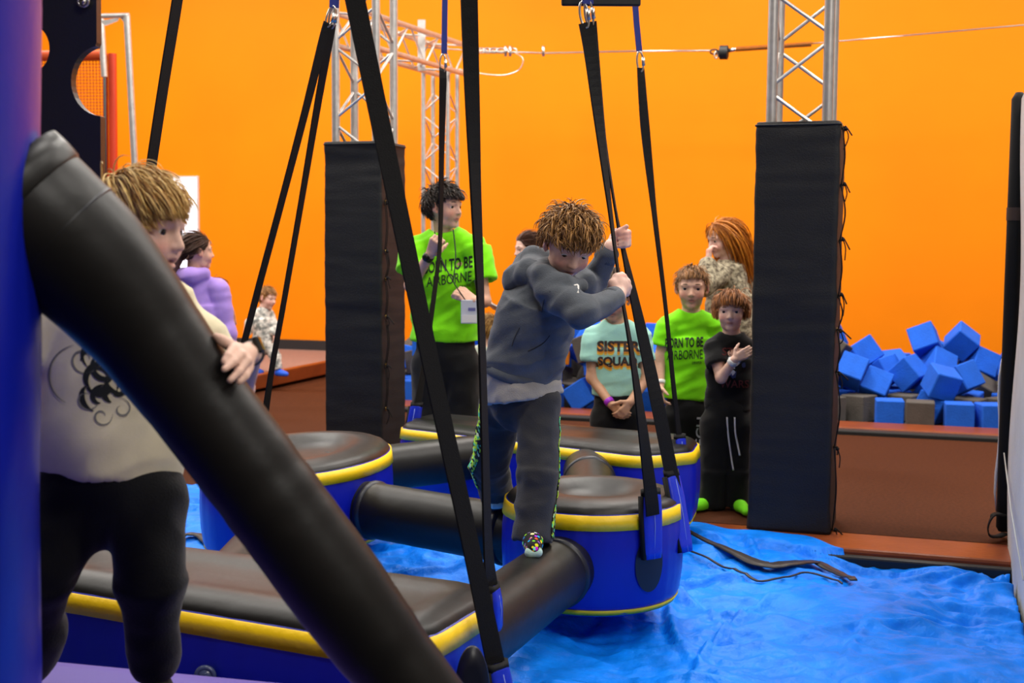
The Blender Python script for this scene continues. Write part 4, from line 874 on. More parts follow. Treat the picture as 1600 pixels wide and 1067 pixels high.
def hair(root, h, col, col2, n=700, L=.45, hl=None, curl=.1, width=.012, grav=.25, lift=.05, seed=1, whorl=(0, -.32, .40), comb=None, clump=1.0, name='hair', cap=1.035, zcut=None, shape=(1, 1, 1)):
    """hair cap on the skull plus many tapered locks combed away from the whorl"""
    rng = np.random.RandomState(seed)
    C = np.array(CRAN[0]); R = np.array(CRAN[1]) * 1.0; Wp = np.array(whorl)
    if hl is None:
        # hairline height by azimuth (0 = face front)
        hl = lambda az: np.interp(abs(az), [0, .55, .95, 1.25, 1.6, 2.1, math.pi], [.30, .27, .10, -.02, .02, -.22, -.30])
    def onsk(az, el):
        d = np.array([math.sin(az) * math.cos(el), math.cos(az) * math.cos(el), math.sin(el)]); return C + R * d
    def el_min(az):
        z = (hl(az) - C[2]) / R[2]; return math.asin(np.clip(z, -.98, .98))
    if zcut is None: zcut = lambda p: (.13 + .05 * abs(p[0])) if p[1] > .12 else (-.06 if p[1] > -.05 else -.34)
    # cap
    rows, m = 14, 40; RG = []
    for i in range(rows):
        r = []
        for j in range(m):
            az = -math.pi + 2 * math.pi * j / m; e0 = el_min(az); el = e0 + (math.pi / 2 - .02 - e0) * i / (rows - 1)
            p = onsk(az, el); q = C + (p - C) * (cap if i > 0 else .97); r.append(h.p(*q))
        RG.append(np.array(r))
    mats = (mat(name + '_dark', col2, .55, var=.35, vscale=60, spec=.3), mat(name, col, .42, var=.3, vscale=45, spec=.4))
    V_, F_, MI = [], [], []; nv = 0
    v, f = rings(RG[::1]); V_.append(v); F_ += [tuple(q) for q in f]; MI += [0] * len(f); nv += len(v)
    Ri = 1 / R
    for s in range(n):
        while True:
            az = rng.uniform(-math.pi, math.pi); sz = rng.uniform(-.85, 1); el = math.asin(sz)
            if el > el_min(az) + .03: break
        p = onsk(az, el); p = C + (p - C) * (cap - .01)
        nm = nrm((p - C) * Ri * Ri)
        base = comb(p) if comb else p - Wp
        near = np.linalg.norm(base - nm * (base @ nm)) < .2
        if near: base = rng.normal(0, 1, 3)
        d = nrm(base - nm * (base @ nm) + rng.normal(0, .16, 3) * clump)
        l = L * rng.uniform(.65, 1.1) if not callable(L) else L(p) * rng.uniform(.8, 1.08)
        ns = 8; pts = [p]; lf = lift * rng.uniform(.3, 1.3) * (.25 if near else 1); ph = rng.uniform(0, 6.28); cz = curl * rng.uniform(.3, 1.2)
        side = np.cross(d, nm)
        for i in range(ns):
            t = (i + 1) / ns
            b2 = comb(p) if comb else p - Wp
            q = (p - C) * Ri; k0 = np.linalg.norm(q); nm = nrm(q * Ri)
            tan = b2 - nm * (b2 @ nm)
            d = nrm(d * .8 + nrm(tan) * .25 + np.array([0, 0, -1.]) * grav * t + side * cz * math.sin(ph + t * 6.0) + nm * (.28 * lf / .05 * (.5 - t)))
            p = p + d * l / ns
            q = (p - C) * Ri; k0 = np.linalg.norm(q); tgt = cap + lf * math.sin(min(1, t * 1.3) * 1.6)
            if k0 < tgt and p[2] > -.42: p = C + (p - C) / k0 * tgt
            if i > 1 and p[2] < zcut(p) + rng.uniform(-.03, .03): break
            pts.append(p.copy())
        P = np.array([h.p(*(np.array(x) * np.array(shape))) for x in pts]); w0 = width * h.H * rng.uniform(.6, 1.3)
        v, f = tube(P, w0 * np.interp(np.linspace(0, 1, len(P)), np.linspace(0, 1, 9), [.7, 1, 1.05, 1, .95, .85, .7, .45, .08]), 4, False, ex=.55)
        V_.append(v); F_ += [tuple(i + nv for i in q) for q in f]; MI += [1 if rng.rand() < .62 else 0] * len(f); nv += len(v)
    o = mk(name, (np.concatenate(V_), F_), mats[0], root); o.data.materials.append(mats[1])
    o.data.polygons.foreach_set('material_index', np.array(MI, np.int32)); o.data.update()
    return o
def rot(v, ax, a):
    ax = nrm(ax); return v * math.cos(a) + np.cross(ax, v) * math.sin(a) + ax * (ax @ v) * (1 - math.cos(a))
def hand(S, w, d, pn, sz, curl=(.5, .5, .4), thumb=1, tc=.5, spread=.0, k=.004, tdir=None):
    """w wrist, d direction of the palm, pn palm normal (fingers bend towards it), sz hand length, thumb side +-1 along cross(d,pn)"""
    w = np.asarray(w, float); d = nrm(d); pn = nrm(pn - d * (np.asarray(pn) @ d)); a = np.cross(d, pn) * thumb
    u = sz / .18
    for q, r0, r1 in ((-.028, .0155, .0125), (-.009, .016, .0135), (.010, .016, .0135), (.028, .0155, .013)):
        S.cone(w + a * q * .55 * u + d * .01 * u, w + a * q * u + d * .085 * u, r0 * u * .95, r1 * u * .9, .008 * u)
    for i, (q, L) in enumerate(((.0285, .072), (.0095, .08), (-.0095, .075), (-.028, .058))):
        b = w + a * q * u + d * .088 * u; dd = rot(d, np.cross(d, pn), 0) ; ang = 0; P = [b - d * .012 * u, b]
        sp = spread * (1.5 - i)
        for seg, c in zip((.46, .30, .24), curl):
            ang += c; e = d * math.cos(ang) + pn * math.sin(ang) + a * sp * .35; b = b + nrm(e) * L * seg * u; P.append(b)
        S.chain(P, [.0092 * u, .0095 * u, .0085 * u, .0078 * u, .0062 * u], k)
    t0 = w + a * .026 * u + d * .02 * u; td = nrm(d * .62 + a * .8 + pn * .25) if tdir is None else nrm(tdir)
    t1 = t0 + td * .042 * u; t2 = t1 + nrm(td * (1 - tc) + d * tc * .9 + pn * tc * .6) * .032 * u; t3 = t2 + nrm(td * (1 - tc) + d * tc + pn * tc) * .025 * u
    S.chain([t0, t1, t2, t3], [.0145 * u, .0115 * u, .0098 * u, .0075 * u], .008 * u)

SKIN = dict(fair=(.84, .53, .41), fair2=(.76, .44, .31), tan=(.66, .36, .22), pink=(.86, .55, .45))
def limb(S, a, b, c, r, k=.015):
    S.cone(a, b, r[0], r[1], k); S.cone(b, c, r[1], r[2], k)
def lerp(a, b, t): return np.asarray(a) * (1 - t) + np.asarray(b) * t
def decal(shirt_vf, lines, O, rx, uz, view, m, root, name='lettering', off=.003, sub=.012, bold=.012, one=False):
    """flat print: text polygons pressed onto the shirt. lines: (text, height, width, x, y) metres, centred"""
    v, f = shirt_vf; bv = BVHTree.FromPolygons([tuple(p) for p in v], [tuple(q) for q in f])
    outs = []
    for (txt, hgt, wid, x, y) in lines:
        if isinstance(txt, str):
            cu = bpy.data.curves.new('print', 'FONT'); cu.body = txt; cu.size = 1; cu.align_x = 'CENTER'; cu.offset = bold; cu.resolution_u = 3
            ob = bpy.data.objects.new('print', cu); COL.objects.link(ob)
            me = bpy.data.meshes.new_from_object(ob.evaluated_get(bpy.context.evaluated_depsgraph_get())); bpy.data.objects.remove(ob); bpy.data.curves.remove(cu)
            bm = bmesh.new(); bm.from_mesh(me); bpy.data.meshes.remove(me)
        else:
            bm = bmesh.new(); pv = [bm.verts.new((p[0], p[1], 0)) for p in txt[0]]
            for q in txt[1]: bm.faces.new([pv[i] for i in q])
        xs = [q.co.x for q in bm.verts]; ys = [q.co.y for q in bm.verts]; x0, x1, y0, y1 = min(xs), max(xs), min(ys), max(ys)
        for q in bm.verts: q.co.x = x + ((q.co.x - x0) / (x1 - x0) - .5) * wid; q.co.y = y + ((q.co.y - y0) / (y1 - y0) - .5) * hgt
        bmesh.ops.triangulate(bm, faces=bm.faces[:])
        for _ in range(3):
            le = [e for e in bm.edges if e.calc_length() > sub]
            if not le: break
            bmesh.ops.subdivide_edges(bm, edges=le, cuts=1); bmesh.ops.triangulate(bm, faces=bm.faces[:])
        P = []
        for q in bm.verts:
            s = np.asarray(O) + np.asarray(rx) * q.co.x + np.asarray(uz) * q.co.y
            hit = bv.ray_cast(Vector(s - np.asarray(view) * .5), Vector(view))
            P.append(np.array(hit[0]) - np.asarray(view) * off if hit[0] is not None else s)
        bm.verts.index_update(); outs.append((np.array(P), [tuple(q.index for q in fc.verts) for fc in bm.faces])); bm.free()
    if one: return mk(name, join(*outs), m, root, smooth=False)
    for q in outs: o = mk(name, q, m, root, smooth=False)
    return o
def band(c, d, r, w, th=.003, ff=1.0, n=20):
    """bracelet ring around axis d"""
    d = nrm(d); return tube([c - d * w / 2, c - d * w * .4, c + d * w * .4, c + d * w / 2], [r, r + th, r + th, r], n)
# ------------------------------------------------------------------ the people
def figure(label, base, head, skin, neck, chest, pelvis, tf, arms, legs, m=1.0, vox=.005, adult=0.0, mouth=0.0, ears=True, group=None, brow=(90, 62, 40), look=(0, 1, -.05), torso=(.105, .095), extra=None):
    """body as one continuous surface. arms: (shoulder, elbow, wrist, hand kwargs); legs: (hip, knee, ankle)"""
    root = thing('person', label, 'person', base, group)
    S = SDF(); head_sdf(S, head, adult, mouth, ears)
    S.cone(head.p(0, -.09, -.25), lerp(neck, chest, .12), .205 * head.H, .23 * head.H, .06 * head.H)
    S.cone(chest, pelvis, torso[0] * m, torso[1] * m, .03 * m, tf, .65)
    for sh, el, wr, hk in arms:
        S.cone(lerp(neck, chest, .25), sh, .04 * m, .04 * m, .03 * m); limb(S, sh, el, wr, (.037 * m, .030 * m, .0215 * m))
        if hk is not None: hand(S, wr, **hk)
    if extra: extra(S)
    for hp, kn, an in legs: limb(S, hp, kn, an, (.062 * m, .047 * m, .030 * m))
    v, f = S.mesh(vox)
    mk('body', (v, f), M['skin'], root, cols=skin_cols(v, [head], SKIN[skin]))
    eyes(root, head, look, brow=brow)
    return root
def tee(neck, chest, hem, tf, w, arms, m=1.0, vox=.006, ff=.62, sl=.55, sr=(.052, .062), k=.03, neck_r=.06, up=None, amp=.005, sc=9, seed=0, hood=None, long=False, shoulder=.05, tilt=.35):
    S = SDF(); ax = nrm(np.asarray(chest) - np.asarray(hem))
    S.cone(chest, hem, w[0], w[1], k, tf, ff, True)
    S.cone(lerp(chest, hem, .25), lerp(neck, chest, .35), w[0] * .98, w[0] * .72, .03, tf, ff)
    for sh, el, wr in arms:
        S.cone(lerp(neck, chest, .22), sh, shoulder * m, shoulder * .96 * m, .03 * m)
        if long:
            S.cone(sh, el, sr[0] * m, sr[1] * m, .02); S.cone(el, lerp(el, wr, .84), sr[1] * m, sr[2] * m, .02)
        else:
            S.cone(sh, lerp(sh, el, sl), sr[0] * m, sr[1] * m, .02, None, 1, True)
            d = nrm(np.asarray(el) - sh); e = lerp(sh, el, sl); S.cone(e - d * .02, e + d * .03, sr[1] * m * .72, sr[1] * m * .84, .006, None, 1, True, 's')
    if hood:
        P, r = hood; S.chain(P, r, .02)
    if neck_r:
        u = nrm(np.asarray(neck) - np.asarray(chest)) if up is None else nrm(up); S.ell(np.asarray(neck) + u * .035 * m, neck_r * m, None, .012, 's')
    e = np.asarray(hem); S.cone(e + ax * .02, e - ax * .03, w[1] * .84, w[1] * .88, .006, tf, ff, True, 's')
    return wrinkle(S.mesh(vox), amp, sc, seed, (.55, .55, 1.5), tilt)
def trousers(pelvis, top, tf, legs, r, vox=.007, ff=.72, w=.12, amp=.005, sc=9, seed=0, cuffs=None):
    """r per leg: (hip, knee, ankle)"""
    S = SDF(); S.cone(top, lerp(pelvis, (np.asarray(legs[0][0]) + legs[1][0]) / 2, .6), w, w, .03, tf, ff)
    for (hp, kn, an), (a, b, c) in zip(legs, r):
        S.cone(pelvis, hp, w * .7, a, .03); S.cone(hp, kn, a, b, .03); d = nrm(np.asarray(an) - kn)
        S.cone(kn, an, b, c, .02, None, 1, True)
        if cuffs: S.cone(np.asarray(an) - d * .085, np.asarray(an) - d * .03, c * cuffs, c * cuffs * .96, .015)
        else: S.cone(np.asarray(an) - d * .02, np.asarray(an) + d * .04, c * .78, c * .9, .006, None, 1, True, 's')
    return wrinkle(S.mesh(vox), amp, sc, seed, (.9, .9, 1.1))
def shoe(root, name, heel, toe, r, m, an=None, sole=None):
    S = SDF(); heel = np.asarray(heel, float); toe = np.asarray(toe, float)
    S.cone(heel, lerp(heel, toe, .55), r, r * .98, .02); S.cone(lerp(heel, toe, .5), toe, r, r * .8, .02)
    if an is not None: S.cone(lerp(heel, toe, .12) + Z3 * r * .3, an, r * .95, r * .85, .02)
    S.half(heel - Z3 * r * .82, -Z3, heel - .4, heel + .4)
    return mk(name, S.mesh(.005), m, root)
def collar(parent, neck, up, r, m, tf):
    up = nrm(up); a = nrm(np.cross(up, tf)); b = np.cross(up, a)
    return mk('neckband', oval(np.asarray(neck), a, b, r * 1.0, r * .86, .006, 28, 6), m, parent)
def cloth(name, col, rough=.85, var=.1, vs=14, b=.18, bs=240, **k): return mat(name, col, rough, var=var, vscale=vs, bump=b, bscale=bs, spec=.25, sheen=.15, **k)
M['blackcloth'] = cloth('black_cloth', (11, 11, 12)); M['charcoal'] = cloth('charcoal_cloth', (52, 52, 56)); M['hoodie'] = cloth('slate_hoodie', (88, 93, 101), var=.14, vs=30)
M['lime'] = cloth('lime_cotton', (134, 240, 6)); M['mint'] = cloth('mint_cotton', (176, 232, 214)); M['cream'] = cloth('cream_cotton', (230, 218, 182), b=.04); M['greytee'] = cloth('grey_cotton', (172, 166, 158))
M['ink'] = mat('black_print', (20, 24, 16), .7); M['maroon'] = mat('dark_red_print', (96, 34, 36), .7); M['orangeink'] = mat('orange_print', (236, 150, 40), .7); M['paleink'] = mat('pale_print', (190, 196, 206), .7)
M['lilac'] = cloth('lilac_fleece', (176, 142, 222)); M['white'] = mat('white_plastic', (235, 232, 228), .5); M['plast'] = mat('black_plastic', (14, 14, 15), .3)
VIEW = lambda p: nrm(np.asarray(p) - np.array([0, 0, CAMZ]))

# --- boy in the cream shirt leaning on the slanting tube
def boy_cream():
    hd = Head(at(221, 356, 2.62), (.955, -.27, -.10), (.1, 0, 1), .214)
    nk = at(196, 442, 2.66); ch = at(190, 520, 2.68); pv = at(172, 748, 2.68); tf = np.array([.3, -.95, 0])
    A = (at(104, 474, 2.66), at(22, 560, 2.62), at(-20, 660, 2.6), None)
    wr = at(391, 555, 2.36); kp = at(361, 556, 2.185)
    wr = at(392, 552, 2.30)
    B = (at(268, 478, 2.66), at(374, 606, 2.70), wr, None)
    def grip(S):
        S.cone(wr, at(378, 551, 2.215), .0165, .0145, .01)
        for x, y, Y in ((366, 546, 2.20), (377, 555, 2.195), (385, 564, 2.198), (388, 574, 2.21)): S.cone(at(386, 554, 2.24), at(x, y, Y), .014, .0098, .007)
        for P in ([(364, 545, 2.195), (356, 556, 2.168), (350, 565, 2.155)], [(377, 554, 2.19), (365, 566, 2.165), (350.5, 577, 2.142)], [(386, 563, 2.195), (373, 581, 2.165), (359.5, 594, 2.145)], [(389, 575, 2.205), (383, 588, 2.18), (373.5, 597, 2.165)]):
            S.chain([at(*q) for q in P], [.0084, .0072, .0058], .0025)
        S.chain([at(372, 548, 2.215), at(357, 538, 2.21), at(347, 532, 2.205), at(338, 525.5, 2.205)], [.0125, .0098, .0086, .0066], .006)
    LA = (at(118, 778, 2.68), at(62, 890, 2.6), at(24, 1040, 2.72)); LB_ = (at(226, 778, 2.68), at(236, 908, 2.62), at(243, 1074, 2.68))
    r = figure('boy in cream shirt and black joggers leaning on the black slanting tube', (pv[0], pv[1], .405), hd, 'fair', nk, ch, pv, tf, (A, B), (LA, LB_), 1.0, .0035, mouth=.8, ears=False, brow=(150, 110, 66), look=(.0, 1, -.15), extra=grip)
    sh = tee(nk, ch, at(166, 735, 2.68), tf, (.135, .150), ((A[0], A[1], A[2]), (B[0], B[1], B[2])), 1.0, .006, .66, .80, (.050, .054), amp=.014, sc=5.5, seed=3, neck_r=.062, tilt=.7)
    so = mk('shirt', sh, M['cream'], r)
    tr = trousers(pv, at(172, 742, 2.68), tf, ((LA[0], LA[1], lerp(LA[1], LA[2], .9)), (LB_[0], LB_[1], at(242, 1048, 2.67))), ((.085, .074, .06), (.082, .07, .038)), .006, .66, .124, .005, 9, 5, cuffs=1.45)
    mk('joggers', tr, M['blackcloth'], r)
    for an, t in ((LB_[2], (.35, -.93, 0)), (LA[2], (.2, -.95, 0))):
        shoe(r, 'sock', np.array([an[0], an[1] + .01, .432]), np.array([an[0], an[1], .430]) + nrm(t) * .14, .03, M['blackcloth'], an)
    # swirling print on the chest, pressed to the cloth
    rng = random.Random(3); shapes = []
    def sp(cx, cy, r0, r1, a0, a1, w):
        n = 22; P = []
        for i in range(n):
            t = i / (n - 1); a = a0 + (a1 - a0) * t; rr = r0 + (r1 - r0) * t; P.append((cx + rr * math.cos(a), cy + rr * math.sin(a)))
        P = np.array(P); T = np.gradient(P, axis=0); T /= np.linalg.norm(T, axis=1)[:, None]; N = np.stack([-T[:, 1], T[:, 0]], 1)
        ww = w * np.sin(np.linspace(.12, math.pi - .12, n))[:, None]
        v = np.concatenate([P + N * ww, P - N * ww]); f = [(i, i + 1, n + i + 1, n + i) for i in range(n - 1)]
        return v, f
    O = at(158, 585, 2.5); vw = VIEW(O)
    dark = [sp(-.01, .045, .004, .034, 0, 4.2, .0055), sp(.012, .012, .035, .016, 2.0, 5.6, .006), sp(-.004, -.02, .05, .02, .9, 3.6, .0065), sp(.02, -.03, .012, .05, -1.2, 1.6, .006), sp(.0, -.05, .03, .008, 1.3, 4.4, .005), sp(.03, .0, .02, .045, 3.4, 5.3, .005),
            sp(-.018, .0, .06, .03, -.6, 1.1, .005), sp(-.012, -.065, .05, .02, .6, 2.0, .0055), sp(.012, .055, .03, .01, -2.2, .4, .005)]
    dark += [sp(.004, .03, .02, .045, 1.2, 3.2, .006), sp(-.02, .03, .03, .05, -.6, .7, .0065), sp(.014, -.004, .05, .03, 3.6, 4.9, .0065), sp(-.012, -.035, .022, .04, 2.6, 4.6, .006), sp(.03, -.045, .035, .015, 1.9, 4.0, .006), sp(-.006, .07, .02, .035, 3.2, 5.4, .005), sp(.002, -.012, .012, .028, -.4, 2.2, .006)]
    pale = [sp(-.045, -.01, .07, .055, 1.7, 4.2, .0022), sp(-.035, .03, .012, .03, 0, 5.5, .0022), sp(.0, -.085, .006, .022, 0, 6.5, .002), sp(.04, -.07, .006, .022, 2, 8, .002), sp(-.03, -.05, .01, .025, 1, 6, .002)]
    for lst, m, nm in ((dark, M['ink'], 'swirl_print'), (pale, mat('grey_print', (120, 118, 110), .8), 'pale_swirl_print')):
        L = []
        for v, f in lst:
            x0, x1, y0, y1 = v[:, 0].min(), v[:, 0].max(), v[:, 1].min(), v[:, 1].max(); L.append(((v, f), y1 - y0, x1 - x0, (x0 + x1) / 2, (y0 + y1) / 2))
        decal(sh, L, O, X3, Z3, vw, m, so, nm, one=True)
    fl = lambda az: np.interp(abs(az), [0, .6, 1.0, 1.5, 2.2, math.pi], [.24, .20, .02, -.06, -.22, -.30])
    def comb(p):
        b = p - np.array((0.0, -.30, .42)); b[1] += .25 * max(0, p[2]); return b
    hair(r, hd, (244, 204, 122), (190, 140, 70), 2600, lambda p: .64 if p[1] > .05 else .52, fl, .07, .0085, .34, .07, 4, comb=comb, clump=.6, cap=1.09, zcut=lambda p: .10 + .1 * (p[0] < 0) if p[1] > .2 else np.interp(p[1], [-.3, -.1, .05, .2], [-.32, -.22, -.02, .08]))
    ax = nrm(wr - at(378, 551, 2.215)); mk('watch_strap', band(wr + ax * .004, ax, .0195, .022, .004), M['plast'], r)
    wc = wr + ax * .004 + np.array([.014, -.006, .016])
    v, f = box((-.016, -.016, -.006), (.016, .016, .006)); n3 = nrm(np.array([.85, -.35, .4])); n3 = nrm(n3 - ax * (n3 @ ax)); A3 = np.stack([ax, np.cross(n3, ax), n3], 1)
    mk('watch_case', (v @ A3.T + wc, f), M['plast'], r, smooth=False, bevel=.004)
    mk('watch_face', ((v * (.75, .75, .2)) @ A3.T + wc + n3 * .006, f), mat('watch_glass', (40, 44, 50), .1), r, smooth=False)
boy_cream()

# --- boy in the slate hoodie on the beam
def boy_hoodie():
    hd = Head(at(890, 381, 4.36), (.20, -.82, -.54), (.22, -.40, .80), .222)
    nk = at(868, 436, 4.42); ch = at(850, 474, 4.43); pv = at(816, 606, 4.48); tf = np.array([.86, -.5, 0])
    wA = at(961, 468, 4.24); wB = at(955, 394, 4.58)
    wA = at(966, 462, 4.33); wB = at(953, 386, 4.60)
    A = (at(864, 456, 4.29), at(910, 489, 4.17), wA, None); B = (at(905, 446, 4.56), at(924, 446, 4.70), wB, None)
    def fists(S):
        S.cone(wA, at(969, 450, 4.37), .023, .03, .015); S.ell(at(969, 446, 4.375), (.030, .032, .037), None, .015)
        for i, (x, y) in enumerate(((973.5, 433), (979, 440.5), (981, 449), (978.5, 457))):
            S.chain([at(x - 6, y + 1, 4.37), at(x, y, 4.375), at(x - 1, y + 1, 4.42), at(x - 9, y + 2, 4.435)], [.014, .0135, .0115, .0095], .006)
        S.chain([at(961, 452, 4.35), at(957.5, 443, 4.355), at(963, 433, 4.375), at(972, 428.5, 4.395)], [.015, .0155, .0125, .0095], .008)
        S.cone(wB, at(962, 375, 4.64), .022, .026, .015); S.ell(at(966, 371, 4.655), (.028, .026, .036), None, .015)
        S.chain([at(960, 372, 4.61), at(968, 362, 4.595), at(979, 354, 4.59)], [.0145, .0125, .0085], .008)
        for y in (363, 369.5, 376, 381.5): S.chain([at(976, y - 1, 4.65), at(981.5, y, 4.615), at(977, y + 1.5, 4.585), at(969, y + 3.5, 4.59)], [.0115, .0112, .0105, .0085], .004)
    LA = (at(838, 632, 4.42), at(840, 738, 4.33), at(832, 845, 4.28)); LB_ = (at(786, 632, 4.57), at(766, 722, 4.70), at(777, 782, 4.98))
    r = figure('boy in slate grey hoodie bent forward balancing on the black beam, gripping two straps', (at(832, 800, 4.25)[0], 4.25, .365), hd, 'pink', nk, ch, pv, tf, (A, B), (LA, LB_), 1.05, .004, brow=(110, 72, 40), look=(.1, .8, -.55), torso=(.085, .085), extra=fists)
    ax = nrm(ch - pv)
    hood = ([at(906, 446, 4.30), at(884, 446, 4.26), at(850, 432, 4.31), at(826, 428, 4.42), at(832, 404, 4.53), at(868, 408, 4.60), at(905, 436, 4.56)], [.026, .030, .034, .038, .036, .034, .026])
    hem = at(816, 577, 4.48)
    sh = tee(nk, at(845, 470, 4.43), hem, tf, (.140, .150), (A[:3], B[:3]), 1.0, .005, .90, 1, (.058, .047, .037), amp=.011, sc=9, seed=1, hood=hood, long=True, neck_r=.05, up=hd.c - nk, shoulder=.052)
    so = mk('hoodie', sh, M['hoodie'], r)
    # drooping hood, hem rib, cuffs
    S = SDF(); S.chain([at(856, 440, 4.33), at(826, 428, 4.40), at(808, 440, 4.46), at(803, 452, 4.49)], [.03, .046, .044, .026], .03); S.chain([at(812, 432, 4.46), at(824, 414, 4.56), at(850, 404, 4.60)], [.044, .04, .03], .03)
    mk('hood', wrinkle(S.mesh(.005), .006, 14, 4), M['hoodie'], so)
    R = []
    ta = nrm(np.cross(ax, tf)); tb_ = np.cross(ta, ax)
    for s, q in ((0.012, .98), (.010, 1.03), (-.022, 1.03), (-.026, .97), (-.02, .9)):
        R.append(np.array([hem + ax * s + (ta * math.cos(x) * .147 + tb_ * math.sin(x) * .133) * q for x in np.arange(40) * math.pi / 20]))
    mk('waist_rib', rings(R, False), M['hoodie'], so)
    for sh_, el, wr, hk in (A, B):
        d = nrm(wr - el); mk('cuff', tube([wr - d * .055, wr - d * .05, wr - d * .012, wr - d * .008], [.035, .0415, .037, .028], 22), M['hoodie'], so)
    bv = BVHTree.FromPolygons([tuple(p) for p in sh[0]], [tuple(q) for q in sh[1]])
    def seam(pts, nm, rad=.0022, mm=None):
        P = []
        for x, y in pts:
            o = at(x, y, 3.8); hit = bv.ray_cast(Vector(o), Vector(VIEW(o)))
            if hit[0] is not None: P.append(np.array(hit[0]))
        if len(P) > 2: mk(nm, tube(spline(P, 24), rad, 5), mm or M['charcoal'], so)
    seam([(825, 549), (838, 543), (850, 535), (859, 524)], 'pocket_seam'); seam([(800, 541), (804, 528), (812, 512)], 'pocket_seam'); seam([(847, 488), (850, 470), (860, 455)], 'sleeve_seam')
    seam([(897, 446), (903, 446), (903, 458)], 'white_emblem', .0035, M['white'])
    # grey tee under the hoodie
    S = SDF(); S.cone(at(813, 565, 4.48), at(822, 622, 4.47), .136, .146, .02, tf, .88, True); S.cone(at(821, 615, 4.47), at(823, 650, 4.47), .12, .13, .006, tf, .88, True, 's')
    mk('undershirt', wrinkle(S.mesh(.006), .007, 11, 8), M['greytee'], r)
    tr = trousers(pv, at(815, 590, 4.48), tf, (LA, LB_), ((.078, .066, .066), (.078, .068, .06)), .006, .85, .118, .008, 10, 2)
    to = mk('track_pants', tr, M['charcoal'], r)
    st = bpy.data.materials.new('lime_speckle'); st.use_nodes = True; nt = st.node_tree; b = nt.nodes['Principled BSDF']; b.inputs['Roughness'].default_value = .8
    vo = nt.nodes.new('ShaderNodeTexVoronoi'); vo.inputs['Scale'].default_value = 95; tc = nt.nodes.new('ShaderNodeTexCoord'); nt.links.new(tc.outputs['Object'], vo.inputs['Vector'])
    cr_ = nt.nodes.new('ShaderNodeValToRGB'); e = cr_.color_ramp; e.interpolation = 'CONSTANT'; e.elements[0].color = lin((20, 26, 24)); e.elements[1].position = .42; e.elements[1].color = lin((190, 240, 60))
    q = e.elements.new(.66); q.color = lin((90, 220, 170)); q = e.elements.new(.82); q.color = lin((230, 250, 200)); nt.links.new(vo.outputs['Color'], cr_.inputs[0]); nt.links.new(cr_.outputs[0], b.inputs['Base Color'])
    tbv = BVHTree.FromPolygons([tuple(p) for p in tr[0]], [tuple(q) for q in tr[1]])
    def stripe(pts, w):
        P = []
        for x, y, Y in spline([np.array(p, float) for p in pts], 26):
            hit = tbv.find_nearest(Vector(at(x, y, Y))); P.append(np.array(hit[0]) + np.array(hit[1]) * .003)
        P = np.array(P); N = [np.array(tbv.find_nearest(Vector(p))[1]) for p in P]; T = np.gradient(P, axis=0)
        mk('speckled_stripe', ribbon(P, np.interp(np.linspace(0, 1, 26), np.linspace(0, 1, len(w)), w), np.cross(T, N), .003), st, to)
    stripe([(866, 650, 4.40), (868, 740, 4.34), (864, 840, 4.26)], [.006, .02, .03, .036, .03]); stripe([(752, 625, 4.52), (738, 690, 4.58), (730, 730, 4.66), (742, 765, 4.8)], [.008, .03, .05, .035, .015])
    sock = bpy.data.materials.new('spotted_sock'); sock.use_nodes = True; nt = sock.node_tree; b = nt.nodes['Principled BSDF']; b.inputs['Roughness'].default_value = .9
    vo = nt.nodes.new('ShaderNodeTexVoronoi'); vo.inputs['Scale'].default_value = 60; tc = nt.nodes.new('ShaderNodeTexCoord'); nt.links.new(tc.outputs['Object'], vo.inputs['Vector'])
    hs = nt.nodes.new('ShaderNodeHueSaturation'); hs.inputs['Saturation'].default_value = 1.3; hs.inputs['Value'].default_value = 1.2; nt.links.new(vo.outputs['Color'], hs.inputs['Color'])
    lt = nt.nodes.new('ShaderNodeMath'); lt.operation = 'LESS_THAN'; lt.inputs[1].default_value = .42; nt.links.new(vo.outputs['Distance'], lt.inputs[0])
    mx = nt.nodes.new('ShaderNodeMix'); mx.data_type = 'RGBA'; mx.inputs[6].default_value = lin((18, 16, 18)); nt.links.new(lt.outputs[0], mx.inputs[0]); nt.links.new(hs.outputs[0], mx.inputs[7]); nt.links.new(mx.outputs[2], b.inputs['Base Color'])
    mint = cloth('mint_sock_toe', (196, 228, 214))
    h1 = np.array([at(831, 870, 4.28)[0], 4.29, .392]); t1 = np.array([at(834, 885, 4.1)[0], 4.14, .386])
    h2 = np.array([at(777, 795, 5.0)[0], 5.03, .40]); t2 = np.array([at(776, 800, 4.88)[0], 4.87, .392])
    for hh, tt, an in ((h1, t1, LA[2]), (h2, t2, LB_[2])):
        so_ = shoe(r, 'sock', hh, tt, .031, sock, an)
        d = nrm(tt - hh); sd_ = nrm(np.cross(d, Z3)); S = SDF(); S.cone(tt + sd_ * .012 + d * .008 - Z3 * .010, tt - sd_ * .012 + d * .006 - Z3 * .010, .0185, .0175, .01); mk('mint_sole', S.mesh(.004), mint, so_)
    hair(r, hd, (190, 138, 76), (116, 78, 42), 1900, .36, lambda az: np.interp(abs(az), [0, .6, 1.0, 1.3, 1.6, 2.2, math.pi], [.26, .24, .10, .02, .05, -.18, -.26]), .55, .0115, .06, .14, 8, clump=2.0, cap=1.08, zcut=lambda p: .09 if p[1] > .1 else (-.04 if p[1] > -.12 else -.28))
boy_hoodie()

